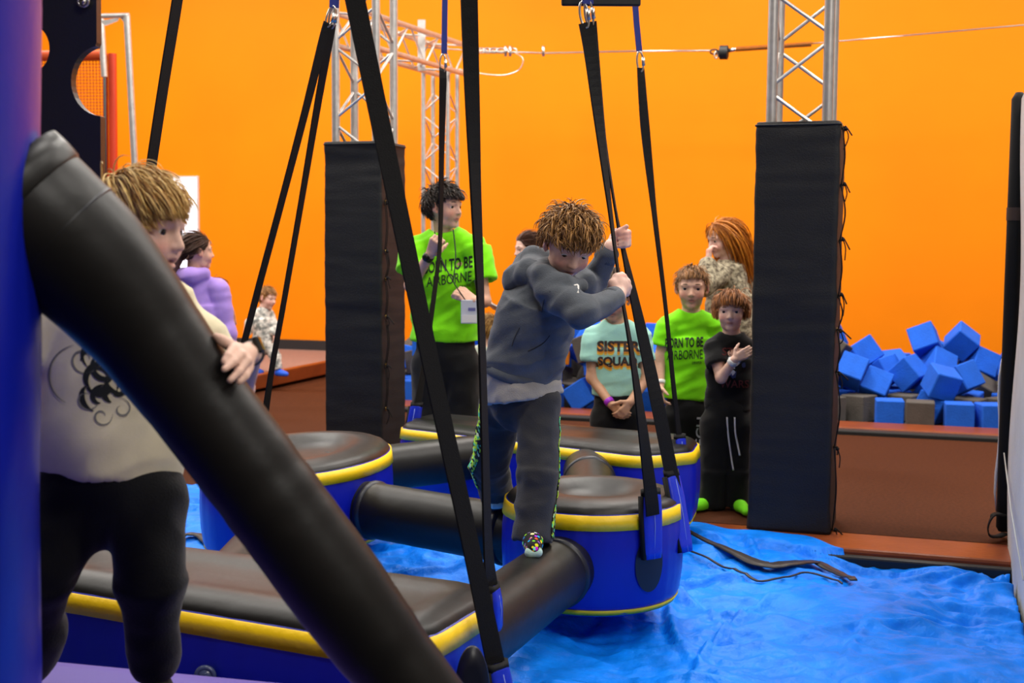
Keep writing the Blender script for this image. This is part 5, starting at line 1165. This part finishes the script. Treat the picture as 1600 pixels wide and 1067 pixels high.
# --- staff member in the lime tee
def staff():
    hd = Head(at(695, 323, 7.08), (.84, -.54, -.02), (0, 0, 1), .236)
    nk = at(694, 364, 7.12); ch = at(697, 420, 7.13); pv = at(696, 545, 7.13); tf = np.array([.12, -.99, 0])
    wA = at(673, 396, 6.84); wB = at(741, 470, 6.88)
    A = (at(650, 386, 7.1), at(642, 446, 6.98), wA, dict(d=at(688, 362, 6.74) - wA, pn=np.array([.3, .9, .1]), sz=.175, curl=(1.1, 1.3, .8), thumb=-1, tc=.5, k=.004, tdir=np.array([.5, .6, .3])))
    B = (at(744, 387, 7.1), at(757, 470, 7.03), wB, dict(d=at(714, 452, 6.90) - wB, pn=np.array([0, .75, -.6]), sz=.175, curl=(.55, .75, .5), thumb=1, tc=.8, k=.004, tdir=np.array([-.8, .1, .3])))
    LA = (at(672, 572, 7.13), at(668, 680, 7.1), at(664, 765, 7.13)); LB_ = (at(722, 572, 7.13), at(726, 680, 7.1), at(729, 765, 7.13))
    r = figure('teenage staff member in lime green tee with lanyard, holding a strap beside the left column', (pv[0], pv[1], 0), hd, 'fair2', nk, ch, pv, tf, (A, B), (LA, LB_), 1.18, .005, adult=1, brow=(40, 30, 24), look=(.05, 1, .0), torso=(.12, .105))
    hem = at(696, 531, 7.13)
    sh = tee(nk, ch, hem, tf, (.175, .195), (A[:3], B[:3]), 1.25, .007, .62, .62, (.06, .068), amp=.016, sc=6, seed=11, neck_r=.062, tilt=.5)
    so = mk('tee_shirt', sh, M['lime'], r)
    O = at(703, 425, 6.9); vw = VIEW(O); rx = np.array([.99, .1, 0])
    rx = nrm(np.array([.98, .1, .14])); decal(sh, [('BORN TO BE', .066, .27, -.01, .040)], O, rx, Z3, vw, M['ink'], so, bold=.028); decal(sh, [('AIRBORNE', .056, .25, -.005, -.038), ('DRAPER', .014, .06, .085, -.088)], O, rx, Z3, vw, M['ink'], so, bold=.002)
    mk('trousers', trousers(pv, at(696, 528, 7.13), tf, (LA, LB_), ((.10, .085, .075), (.10, .085, .075)), .008, .7, .16, .007, 8, 3), M['blackcloth'], r)
    for L in (LA, LB_): shoe(r, 'shoe', (L[2][0], L[2][1] + .03, .045), (L[2][0], L[2][1] - .17, .04), .05, M['plast'], L[2])
    mk('watch_strap', band(wA - nrm(wA - A[1]) * .03, wA - A[1], .027, .03, .004), M['plast'], r)
    mk('watch_case', sphere(wA - nrm(wA - A[1]) * .03 + np.array([-.01, -.028, 0]), (.022, .012, .022), 8, 14), M['plast'], r)
    bd_ = at(733, 487, 6.86)
    lan = mk('lanyard', join(tube(spline([at(679, 362, 7.02), at(688, 400, 6.98), at(708, 440, 6.9), at(728, 470, 6.86)], 16), .0035, 5), tube(spline([at(708, 358, 7.02), at(712, 400, 6.95), at(708, 440, 6.9)], 12), .0035, 5)), M['ink'], r)
    bg = mk('badge_holder', box(bd_ + np.array([-.044, -.004, -.064]), bd_ + np.array([.044, .004, .064])), mat('badge_plastic', (212, 214, 222), .25), r, smooth=False, bevel=.003)
    mk('badge_logo', box(bd_ + np.array([-.005, -.006, .005]), bd_ + np.array([.034, -.0042, .022])), mat('badge_ink', (110, 110, 165), .5), bg, smooth=False); mk('badge_name_strip', box(bd_ + np.array([-.04, -.006, -.058]), bd_ + np.array([.04, -.0042, -.018])), M['white'], bg, smooth=False)
    hair(r, hd, (58, 42, 32), (30, 22, 18), 1100, .36, lambda az: np.interp(abs(az), [0, .6, 1.0, 1.25, 1.5, 2.2, math.pi], [.27, .25, .12, .02, .06, -.16, -.24]), .4, .014, .12, .12, 21, clump=1.6, cap=1.06)
staff()

# --- waiting kids
def kid(label, hd, nk, ch, hem, pv, tf, arms, legs, tee_m, w, skin, m=1.0, pants=((.07, .058, .05), (.07, .058, .05)), pm=None, seed=0, pw=.115, vox=.005, sl=.6, shoes=None, brow=(110, 80, 50), ears=True, look=(0, 1, -.05), pamp=.005):
    r = figure(label, (pv[0], pv[1], 0), hd, skin, nk, ch, pv, tf, arms, legs, m, vox, brow=brow, ears=ears, look=look)
    sh = tee(nk, ch, hem, tf, w, [a[:3] for a in arms], m, .006, .64, sl, (.05, .06), amp=.012, sc=7, seed=seed, neck_r=.056)
    so = mk('tee_shirt', sh, tee_m, r); collar(so, nk + nrm(nk - ch) * -.004, nk - ch, .052 * m, tee_m, tf)
    po = mk('trousers', trousers(pv, lerp(pv, ch, .12), tf, legs, pants, .007, .72, pw, pamp, 9, seed + 1), pm or M['blackcloth'], r)
    if shoes:
        for L, t in zip(legs, shoes[1]): shoe(r, shoes[2], (L[2][0] - t[0] * .02, L[2][1] - t[1] * .02, .035), np.array([L[2][0], L[2][1], .03]) + np.array(t) * .20, .031, shoes[0], L[2])
    return r, sh, so, po
def mint_girl():
    Y = 6.66
    hd = Head(at(958, 466, Y - .02), (-.12, -.97, -.22), (0, 0, 1), .222)
    nk = at(963, 508, Y); ch = at(963, 545, Y); pv = at(963, 640, Y); tf = np.array([0, -1., 0]); wA = at(955, 632, Y - .12); wB = at(985, 628, Y - .13)
    A = (at(926, 524, Y), at(925, 590, Y - .02), wA, dict(d=np.array([.75, -.2, -.6]), pn=np.array([.3, .9, .2]), sz=.135, curl=(.3, .5, .4), thumb=1, tc=.5, k=.004))
    B = (at(1001, 524, Y), at(1010, 592, Y - .02), wB, dict(d=np.array([-.6, -.25, -.75]), pn=np.array([-.2, .9, .3]), sz=.135, curl=(.4, .5, .4), thumb=-1, tc=.5, k=.004))
    LA = (at(945, 655, Y), at(943, 725, Y), at(942, 778, Y)); LB_ = (at(981, 655, Y), at(983, 725, Y), at(985, 778, Y))
    r, sh, so, po = kid('girl in mint green tee with hands clasped, standing behind the far inflatable block', hd, nk, ch, at(963, 617, Y), pv, tf, (A, B), (LA, LB_), M['mint'], (.125, .128), 'tan', .98, seed=5, shoes=(M['plast'], ((0, -1, 0), (0, -1, 0)), 'shoe'), brow=(70, 46, 30))
    O = at(965, 550, Y - .2); vw = VIEW(O)
    for dy, m_, of, nm in ((-.019, mat('yellow_print', (244, 206, 70), .7), .0015, 'lettering_shadow'), (-.011, M['orangeink'], .0025, 'lettering_shadow'), (0, mat('brown_print', (62, 46, 38), .7), .004, 'lettering')):
        decal(sh, [('SISTER', .056, .225, .006, .030 + dy), ('SQUAD', .056, .205, .0, -.052 + dy)], O, X3, Z3, vw, m_, so, nm, of, bold=.045)
    mk('wristband', band(wA - nrm(wA - A[1]) * .02, wA - A[1], .024, .026, .002), mat('purple_band', (164, 40, 200), .5), r)
    tie = np.array((0, -.28, .42))
    hair(r, hd, (92, 66, 44), (54, 38, 26), 450, .5, None, .03, .012, .0, .02, 12, comb=lambda p: tie - p + np.array([0, -.05, .1]), clump=.4, cap=1.04)
    S = SDF(); S.ell(hd.p(0, -.30, .52), .15 * hd.H); mk('hair_bun', wrinkle(S.mesh(.004), .005, 30, 2), mat('bun_hair', (84, 60, 40), .6, var=.4, vscale=80), r)
mint_girl()
def lime_boy():
    Y = 6.95
    hd = Head(at(1081, 449, Y - .02), (-.16, -.98, -.06), (0, 0, 1), .226)
    nk = at(1079, 491, Y); ch = at(1078, 528, Y); pv = at(1076, 634, Y); tf = np.array([-.1, -1., 0]); wA = at(1032, 602, Y - .05)
    A = (at(1043, 508, Y), at(1031, 560, Y), wA, dict(d=np.array([.1, -.3, -.95]), pn=np.array([.9, 0, .1]), sz=.14, curl=(.4, .5, .4), thumb=1, tc=.4, k=.004))
    B = (at(1114, 508, Y), at(1122, 562, Y + .02), at(1124, 605, Y), dict(d=np.array([0, -.3, -.95]), pn=np.array([-.9, 0, .1]), sz=.14, curl=(.4, .5, .4), thumb=-1, tc=.4, k=.004))
    LA = (at(1058, 650, Y), at(1056, 710, Y), at(1058, 760, Y)); LB_ = (at(1092, 650, Y), at(1090, 710, Y), at(1088, 760, Y))
    r, sh, so, po = kid('boy in lime green tee with short brown hair, behind the boy in black', hd, nk, ch, at(1074, 622, Y), pv, tf, (A, B), (LA, LB_), M['lime'], (.132, .138), 'fair2', 1.02, seed=9, shoes=(mat('lime_shoe', (70, 235, 30), .6), ((-.2, -1, 0), (-.1, -1, 0)), 'shoe'))
    O = at(1069, 545, Y - .2); vw = VIEW(O); rx = nrm(np.array([1, 0, .05])); decal(sh, [('BORN TO BE', .055, .205, 0, .034)], O, rx, Z3, vw, M['ink'], so, bold=.028); decal(sh, [('AIRBORNE', .050, .195, .004, -.032), ('DRAPER', .014, .05, .07, -.078)], O, rx, Z3, vw, M['ink'], so, bold=.002)
    mk('wristband', band(wA - nrm(wA - A[1]) * .02, wA - A[1], .025, .02, .002), M['white'], r)
    O = at(1094, 682, Y - .2); decal(trousers_cache(po), [('TECH', .05, .21, 0, 0)], O, nrm(np.array([.05, 0, 1])), -X3, VIEW(O), M['paleink'], po, 'leg_lettering')
    hair(r, hd, (170, 118, 66), (112, 76, 42), 800, .30, lambda az: np.interp(abs(az), [0, .6, 1.0, 1.25, 1.5, 2.2, math.pi], [.27, .26, .14, .04, .08, -.12, -.2]), .08, .012, .1, .04, 31, clump=1.0, cap=1.04, zcut=lambda p: .22 if p[1] > .1 else (.0 if p[1] > -.1 else -.25))
def trousers_cache(o):
    me = o.data; v = np.zeros(len(me.vertices) * 3); me.vertices.foreach_get('co', v); return v.reshape(-1, 3) + BASE[o], [tuple(p.vertices) for p in me.polygons]
lime_boy()
def black_boy():
    Y = 6.6
    hd = Head(at(1142, 485, Y - .02), (-.22, -.97, -.04), (0, 0, 1), .204)
    nk = at(1143, 524, Y); ch = at(1142, 560, Y); pv = at(1136, 650, Y); tf = np.array([-.1, -1., 0]); wA = at(1147, 562, Y - .17)
    A = (at(1114, 542, Y), at(1127, 590, Y - .10), wA, dict(d=np.array([.85, -.05, .5]), pn=np.array([.2, .95, 0]), sz=.13, curl=(.3, .4, .4), thumb=1, tc=.5, k=.004))
    B = (at(1168, 542, Y + .02), at(1172, 590, Y + .1), at(1164, 625, Y + .1), dict(d=np.array([0, -.3, -.95]), pn=np.array([-.9, 0, .1]), sz=.13, curl=(.4, .5, .4), thumb=-1, tc=.4, k=.004))
    LA = (at(1119, 665, Y), at(1115, 735, Y), at(1112, 792, Y)); LB_ = (at(1153, 665, Y), at(1152, 735, Y), at(1150, 790, Y))
    r, sh, so, po = kid('small boy in black tee and wide black trousers with lime socks, beside the right column', hd, nk, ch, at(1137, 640, Y), pv, tf, (A, B), (LA, LB_), M['blackcloth'], (.110, .118), 'fair', .94, ((.078, .072, .068), (.078, .072, .068)), seed=14, shoes=(mat('lime_sock', (128, 240, 20), .8), ((-.75, -.66, 0), (.1, -1, 0)), 'sock'), brow=(120, 76, 40), ears=False)
    O = at(1148, 572, Y - .2); vw = VIEW(O)
    decal(sh, [('STAR', .04, .13, 0, .075), ('WARS', .04, .15, .0, -.092)], O, X3, Z3, vw, M['maroon'], so)
    rng = random.Random(5); blobs = []
    for i in range(14):
        cx, cy, rr = rng.uniform(-.045, .05), rng.uniform(-.06, .045), rng.uniform(.008, .02); n = 7
        pts = [(math.cos(k * 6.283 / n) * rr * rng.uniform(.5, 1.2), math.sin(k * 6.283 / n) * rr * rng.uniform(.5, 1.3)) for k in range(n)]; blobs.append(((pts, [tuple(range(n))]), rr * 2, rr * 1.4, cx, cy))
    decal(sh, blobs[:7], O, X3, Z3, vw, M['paleink'], so, 'pale_print', .0035, one=True); decal(sh, blobs[7:], O, X3, Z3, vw, mat('blue_print', (54, 66, 110), .7), so, 'blue_print', .003)
    mk('wristband', band(wA - nrm(wA - A[1]) * .015, wA - A[1], .024, .024, .002), M['white'], r)
    dst = trousers_cache(po); bv = BVHTree.FromPolygons([tuple(p) for p in dst[0]], dst[1])
    for pts in ([(1136, 652), (1138, 680), (1142, 710), (1146, 735)], [(1148, 652), (1149, 675), (1152, 692), (1156, 712)]):
        P = []
        for x, y in pts:
            o = at(x, y, 6.1); hit = bv.ray_cast(Vector(o), Vector(VIEW(o))); P.append(np.array(hit[0]) - VIEW(o) * .004 if hit[0] is not None else at(x, y, Y - .09))
        mk('drawstring', tube(spline(P, 16), .0045, 6), M['white'], po)
    hair(r, hd, (180, 112, 54), (120, 72, 36), 1000, lambda p: .5 if p[1] > .0 else .55, lambda az: np.interp(abs(az), [0, .6, 1.0, 1.5, 2.2, math.pi], [.24, .22, .05, -.08, -.22, -.3]), .06, .012, .35, .07, 41, clump=.7, cap=1.06, zcut=lambda p: .13 if p[1] > .14 else -.26)
black_boy()

# --- people further back
def red_woman():
    Y = 8.15
    hd = Head(at(1128, 372, Y), (-.90, -.36, -.25), (.1, 0, 1), .228)
    nk = at(1139, 412, Y); ch = at(1140, 460, Y); pv = at(1140, 575, Y); tf = np.array([-.9, -.4, 0]); wA = at(1107, 410, Y - .16)
    A = (at(1122, 430, Y - .14), at(1099, 446, Y - .25), wA, dict(d=np.array([.05, .1, 1]), pn=np.array([.9, .2, .1]), sz=.16, curl=(.7, .9, .6), thumb=1, tc=.5, k=.004))
    B = (at(1160, 432, Y + .13), at(1168, 500, Y + .15), at(1150, 560, Y + .1), None)
    LA = (at(1128, 590, Y), at(1126, 665, Y), at(1126, 712, Y)); LB_ = (at(1152, 590, Y), at(1154, 665, Y), at(1154, 712, Y))
    r = figure('woman with long red hair in speckled fleece, hand raised to her face', (pv[0], pv[1], 0), hd, 'pink', nk, ch, pv, tf, (A, B), (LA, LB_), 1.15, .006, adult=1, brow=(130, 80, 40), ears=False)
    fl = mat('speckled_fleece', (196, 184, 156), .95, col2=(92, 80, 66), vscale=42, bump=.5, bscale=120)
    sh = tee(nk, ch, at(1138, 600, Y), tf, (.165, .185), (A[:3], B[:3]), 1.1, .007, .85, 1, (.068, .06, .05), amp=.008, sc=7, seed=3, long=True, neck_r=.05)
    mk('fleece', sh, fl, r)
    mk('trousers', trousers(pv, pv + Z3 * .05, tf, (LA, LB_), ((.09, .07, .055), (.09, .07, .055)), .009, .8, .14), M['blackcloth'], r)
    for L in (LA, LB_): shoe(r, 'shoe', (L[2][0], L[2][1], .045), np.array([L[2][0], L[2][1], .04]) + tf * .16, .045, M['plast'], L[2])
    hair(r, hd, (226, 140, 44), (172, 96, 28), 900, lambda p: 1.75 if p[1] < .15 else 1.2, None, .05, .016, 1.1, .04, 6, comb=lambda p: (p - np.array((0, .15, .5))) * np.array([1, 1.0, 1]) + np.array([0, -.25, -.3]), clump=.5, cap=1.06, zcut=lambda p: .16 if p[1] > .2 else -9)
red_woman()
def lilac_girl():
    Y = 8.3
    hd = Head(at(309, 393, Y), (.88, .47, .02), (0, 0, 1), .228)
    nk = at(303, 428, Y); ch = at(310, 478, Y); pv = at(318, 590, Y); tf = np.array([.7, .7, 0])
    A = (at(282, 450, Y + .02), at(276, 520, Y), at(290, 575, Y + .1), None); B = (at(341, 452, Y - .02), at(353, 520, Y - .04), at(354, 580, Y + .02), dict(d=np.array([.1, .1, -.95]), pn=np.array([-.9, 0, .1]), sz=.16, thumb=-1, k=.004))
    LA = (at(302, 605, Y), at(300, 680, Y), at(300, 705, Y)); LB_ = (at(334, 605, Y), at(336, 680, Y), at(336, 705, Y))
    r = figure('girl in lilac hoodie with dark ponytail, seen past the left boy\'s shoulder', (pv[0], pv[1], .0), hd, 'fair2', nk, ch, pv, tf, (A, B), (LA, LB_), 1.12, .006, adult=.6, brow=(60, 40, 28))
    hood = ([nk + np.array([-.09, -.03, -.01]), nk + np.array([.0, -.10, -.01]), nk + np.array([.08, -.06, 0])], [.045, .055, .04])
    sh = tee(nk, ch, at(320, 600, Y), tf, (.15, .15), (A[:3], B[:3]), 1.15, .007, .85, 1, (.062, .056, .045), amp=.007, sc=7, seed=4, hood=hood, long=True, neck_r=.045)
    mk('hoodie', sh, M['lilac'], r)
    mk('trousers', trousers(pv, pv + Z3 * .05, tf, (LA, LB_), ((.09, .07, .055), (.09, .07, .055)), .009, .8, .14), M['blackcloth'], r)
    for L in (LA, LB_): shoe(r, 'shoe', (L[2][0], L[2][1], .045), np.array([L[2][0], L[2][1], .04]) + tf * .16, .045, M['plast'], L[2])
    tie = np.array((0, -.50, -.12))
    hair(r, hd, (92, 60, 44), (58, 38, 28), 500, .6, None, .03, .013, .0, .02, 14, comb=lambda p: tie - p, clump=.4, cap=1.05)
    S = SDF(); S.chain([hd.p(0, -.44, -.1), hd.p(0, -.62, -.2), hd.p(0, -.70, -.42), hd.p(.0, -.62, -.62)], [.10 * hd.H, .15 * hd.H, .14 * hd.H, .05 * hd.H], .02)
    mk('ponytail', wrinkle(S.mesh(.005), .008, 25, 2, (1, 1, .4)), mat('ponytail_hair', (80, 52, 38), .5, var=.4, vscale=50), r)
    mk('hair_tie', oval(hd.p(0, -.47, -.13), hd.a, hd.u, .022, .022, .007, 16, 6), mat('teal_band', (150, 200, 200), .6), r)
lilac_girl()
def hidden_kid(label, px, py, Y, H, fwd, hc, hc2, shirt, zfoot, seed, hang=.9):
    hd = Head(at(px, py, Y), fwd, (0, 0, 1), H); s = 2000 / Y; k = H / .21
    c = hd.c; nk = c - Z3 * .62 * H - hd.f * .02; tf = nrm(np.array([fwd[0], fwd[1], 0])); a = np.cross(tf, Z3)
    ch = nk - Z3 * .12 * k; pv = nk - Z3 * .42 * k; hem = nk - Z3 * .44 * k; leg = pv[2] - zfoot
    arms = [(nk + a * s_ * .125 * k - Z3 * .03, nk + a * s_ * .16 * k - Z3 * .22 * k, nk + a * s_ * .15 * k - Z3 * .38 * k + tf * .08, dict(d=np.array([0, 0, -1.]) + tf * .2, pn=-a * s_, sz=.13 * k, thumb=int(s_), k=.004)) for s_ in (-1, 1)]
    legs = [(pv + a * s_ * .06 * k - Z3 * .05, pv + a * s_ * .065 * k - Z3 * leg * .5, pv + a * s_ * .065 * k - Z3 * (leg - .07)) for s_ in (-1, 1)]
    r = figure(label, (c[0], c[1], zfoot), hd, 'fair', nk, ch, pv, tf, arms, legs, k, .006, ears=True)
    mk('shirt', tee(nk, ch, hem, tf, (.12 * k, .125 * k), [x[:3] for x in arms], k, .007, .65, .6, (.05, .058), seed=seed), shirt, r)
    mk('trousers', trousers(pv, pv + Z3 * .04, tf, legs, ((.068 * k, .055 * k, .05 * k),) * 2, .009, .75, .11 * k), M['blackcloth'], r)
    for L in legs: shoe(r, 'shoe', (L[2][0], L[2][1], zfoot + .035), np.array([L[2][0], L[2][1], zfoot + .03]) + tf * .13 * k, .036 * k, M['plast'], L[2])
    hair(r, hd, hc, hc2, 500, .4, None, .06, .013, .2, .05, seed, cap=1.05)
    return r, hd, nk, tf, a
hidden_kid('child with short brown hair half hidden behind the girl in lilac', 340, 455, 10.2, .205, (.5, .86, 0), (120, 80, 46), (80, 52, 30), cloth('tan_cotton', (170, 120, 90)), .13, 51)
hidden_kid('blond child behind the staff member\'s elbow', 763, 514, 8.9, .205, (-.4, .9, 0), (196, 150, 80), (150, 108, 52), cloth('pale_cotton', (190, 196, 180)), 0, 52)
def phone_girl():
    Y = 9.0
    hd = Head(at(824, 389, Y), (-.93, -.36, -.1), (0, 0, 1), .215)
    nk = at(838, 424, Y); ch = at(838, 470, Y); pv = at(838, 575, Y); tf = np.array([-.9, -.4, 0]); wA = at(789, 486, Y - .2)
    A = (at(824, 440, Y - .14), at(818, 505, Y - .12), wA, dict(d=np.array([-.85, -.1, .3]), pn=np.array([.1, .3, .9]), sz=.16, curl=(.3, .4, .3), thumb=1, k=.004)); B = (at(852, 440, Y + .14), at(856, 500, Y + .14), at(830, 520, Y + .05), None)
    LA = (at(828, 590, Y), at(827, 640, Y), at(827, 672, Y)); LB_ = (at(850, 590, Y), at(851, 640, Y), at(851, 672, Y))
    r = figure('brown haired girl behind the boy in the hoodie, holding out a phone', (pv[0], pv[1], 0), hd, 'pink', nk, ch, pv, tf, (A, B), (LA, LB_), 1.08, .006, adult=.6, brow=(80, 54, 36), ears=False)
    mk('top', tee(nk, ch, at(838, 585, Y), tf, (.14, .145), (A[:3], B[:3]), 1.08, .008, .8, .6, (.055, .06), seed=9), M['charcoal'], r)
    mk('trousers', trousers(pv, pv + Z3 * .05, tf, (LA, LB_), ((.085, .07, .055), (.085, .07, .055)), .009, .8, .13), M['blackcloth'], r)
    for L in (LA, LB_): shoe(r, 'shoe', (L[2][0], L[2][1], .045), np.array([L[2][0], L[2][1], .04]) + tf * .16, .045, M['plast'], L[2])
    tie = np.array((0, -.5, .05)); hair(r, hd, (96, 58, 40), (62, 36, 26), 600, .6, None, .03, .014, .05, .02, 15, comb=lambda p: tie - p, clump=.4, cap=1.07)
    pc_ = at(776, 478, Y - .22); v, f = box((-.07, -.035, -.005), (.07, .035, .005)); d = nrm(np.array([-.9, -.1, .45])); n3 = nrm(np.cross(d, Y3)); A3 = np.stack([d, np.cross(n3, d), n3], 1)
    ph = thing('phone', 'phone in pale case held out by the brown haired girl', 'phone', pc_); mk('case', (v @ A3.T + pc_, f), mat('pale_case', (226, 214, 210), .4), ph, smooth=False, bevel=.004); mk('screen', ((v * (.93, .9, .3)) @ A3.T + pc_ - n3 * .004, f), M['plast'], ph, smooth=False)
phone_girl()
def toddler():
    Y = 12.0
    hd = Head(at(418, 465, Y), (.86, -.45, -.2), (.1, 0, 1), .205)
    nk = at(412, 484, Y); ch = at(411, 498, Y); pv = at(413, 534, Y); tf = np.array([.85, -.5, 0])
    A = (at(402, 490, Y - .03), at(390, 505, Y - .05), at(386, 522, Y - .05), dict(d=np.array([-.2, 0, -1]), pn=np.array([.9, 0, 0]), sz=.10, k=.004)); B = (at(421, 490, Y + .05), at(428, 508, Y), at(427, 522, Y - .05), dict(d=np.array([.2, 0, -1]), pn=np.array([-.9, 0, 0]), sz=.10, k=.004))
    LA = (at(407, 540, Y), at(400, 558, Y), at(396, 574, Y + .03)); LB_ = (at(419, 540, Y), at(430, 556, Y - .05), at(434, 577, Y - .05))
    r = figure('toddler in white patterned pyjamas and blue shoes walking on the raised platform', (pv[0], pv[1], .13), hd, 'pink', nk, ch, pv, tf, (A, B), (LA, LB_), .72, .006, brow=(130, 96, 60))
    pj = mat('patterned_pyjama', (226, 222, 212), .9, col2=(120, 124, 120), vscale=26, detail=1)
    mk('pyjama_top', tee(nk, ch, at(411, 537, Y), tf, (.10, .105), (A[:3], B[:3]), .72, .007, .85, 1, (.06, .058, .05), amp=.004, long=True, neck_r=.05), pj, r)
    mk('pyjama_trousers', trousers(pv, pv + Z3 * .04, tf, (LA, LB_), ((.062, .052, .045), (.062, .052, .045)), .008, .9, .098), pj, r)
    bs = mat('blue_shoe', (24, 90, 220), .6)
    for L in (LA, LB_): shoe(r, 'shoe', (L[2][0], L[2][1], L[2][2] - .035), np.array([L[2][0], L[2][1], L[2][2] - .04]) + tf * .1, .032, bs, L[2])
    hair(r, hd, (176, 124, 66), (130, 88, 46), 450, .28, None, .06, .014, .1, .04, 16, cap=1.05)
toddler()
oc = bpy.data.objects.new('foam_cube', cmo); COL.objects.link(oc); oc.rotation_euler = (0.08, .05, .4); ol = at(866, 550, 10.75)
bpy.context.view_layer.update(); hit_ = SC.ray_cast(bpy.context.evaluated_depsgraph_get(), Vector((ol[0], ol[1], 1.0)), Vector((0, 0, -1)))
oc.location = (ol[0], ol[1], (hit_[1].z if hit_[0] else .4) + .112)
tag(oc, 'orange foam cube half hidden behind the boy in the hoodie', 'foam cube')

# ------------------------------------------------------------------ labels of the foam cubes, by what can be seen of them
dg = bpy.context.evaluated_depsgraph_get(); eye = Vector((0, 0, CAMZ)); seen = []
ORD = ['first', 'second', 'third', 'fourth', 'fifth', 'sixth', 'seventh', 'eighth', 'ninth', 'tenth', 'eleventh', 'twelfth', 'thirteenth', 'fourteenth', 'fifteenth', 'sixteenth', 'seventeenth', 'eighteenth', 'nineteenth', 'twentieth']
for o, px, c, g in FOAM:
    M4 = o.matrix_world; n = 0
    for q in [(a, b, d) for a in (-.1, 0, .1) for b in (-.1, 0, .1) for d in (-.1, 0, .1)]:
        d = (M4 @ Vector(q) - eye).normalized(); hit = SC.ray_cast(dg, eye + d * .1, d)
        if hit[0] and hit[4].name == o.name: n += 1
    col = 'grey' if g else 'blue'
    if n >= 2: seen.append((o, px, c, col, 'right of the black column' if px > 1290 else 'behind the kids'))
    else: tag(o, col + ' foam cube buried among others in the heap', 'foam cube', col + ' foam cubes buried in the heap')
for side in ('right of the black column', 'behind the kids'):
    for col in ('blue', 'grey'):
        for tier, lo, hi in (('bottom', -1, .2), ('middle', .2, .38), ('top', .38, 9)):
            L = sorted([x for x in seen if x[3] == col and x[4] == side and lo <= x[2] < hi], key=lambda x: x[1])
            for i, x in enumerate(L):
                tag(x[0], '%s foam cube, %s from the left in the %s tier %s' % (col, ORD[min(i, 19)], tier, side), 'foam cube', '%s foam cubes %s' % (col, side))
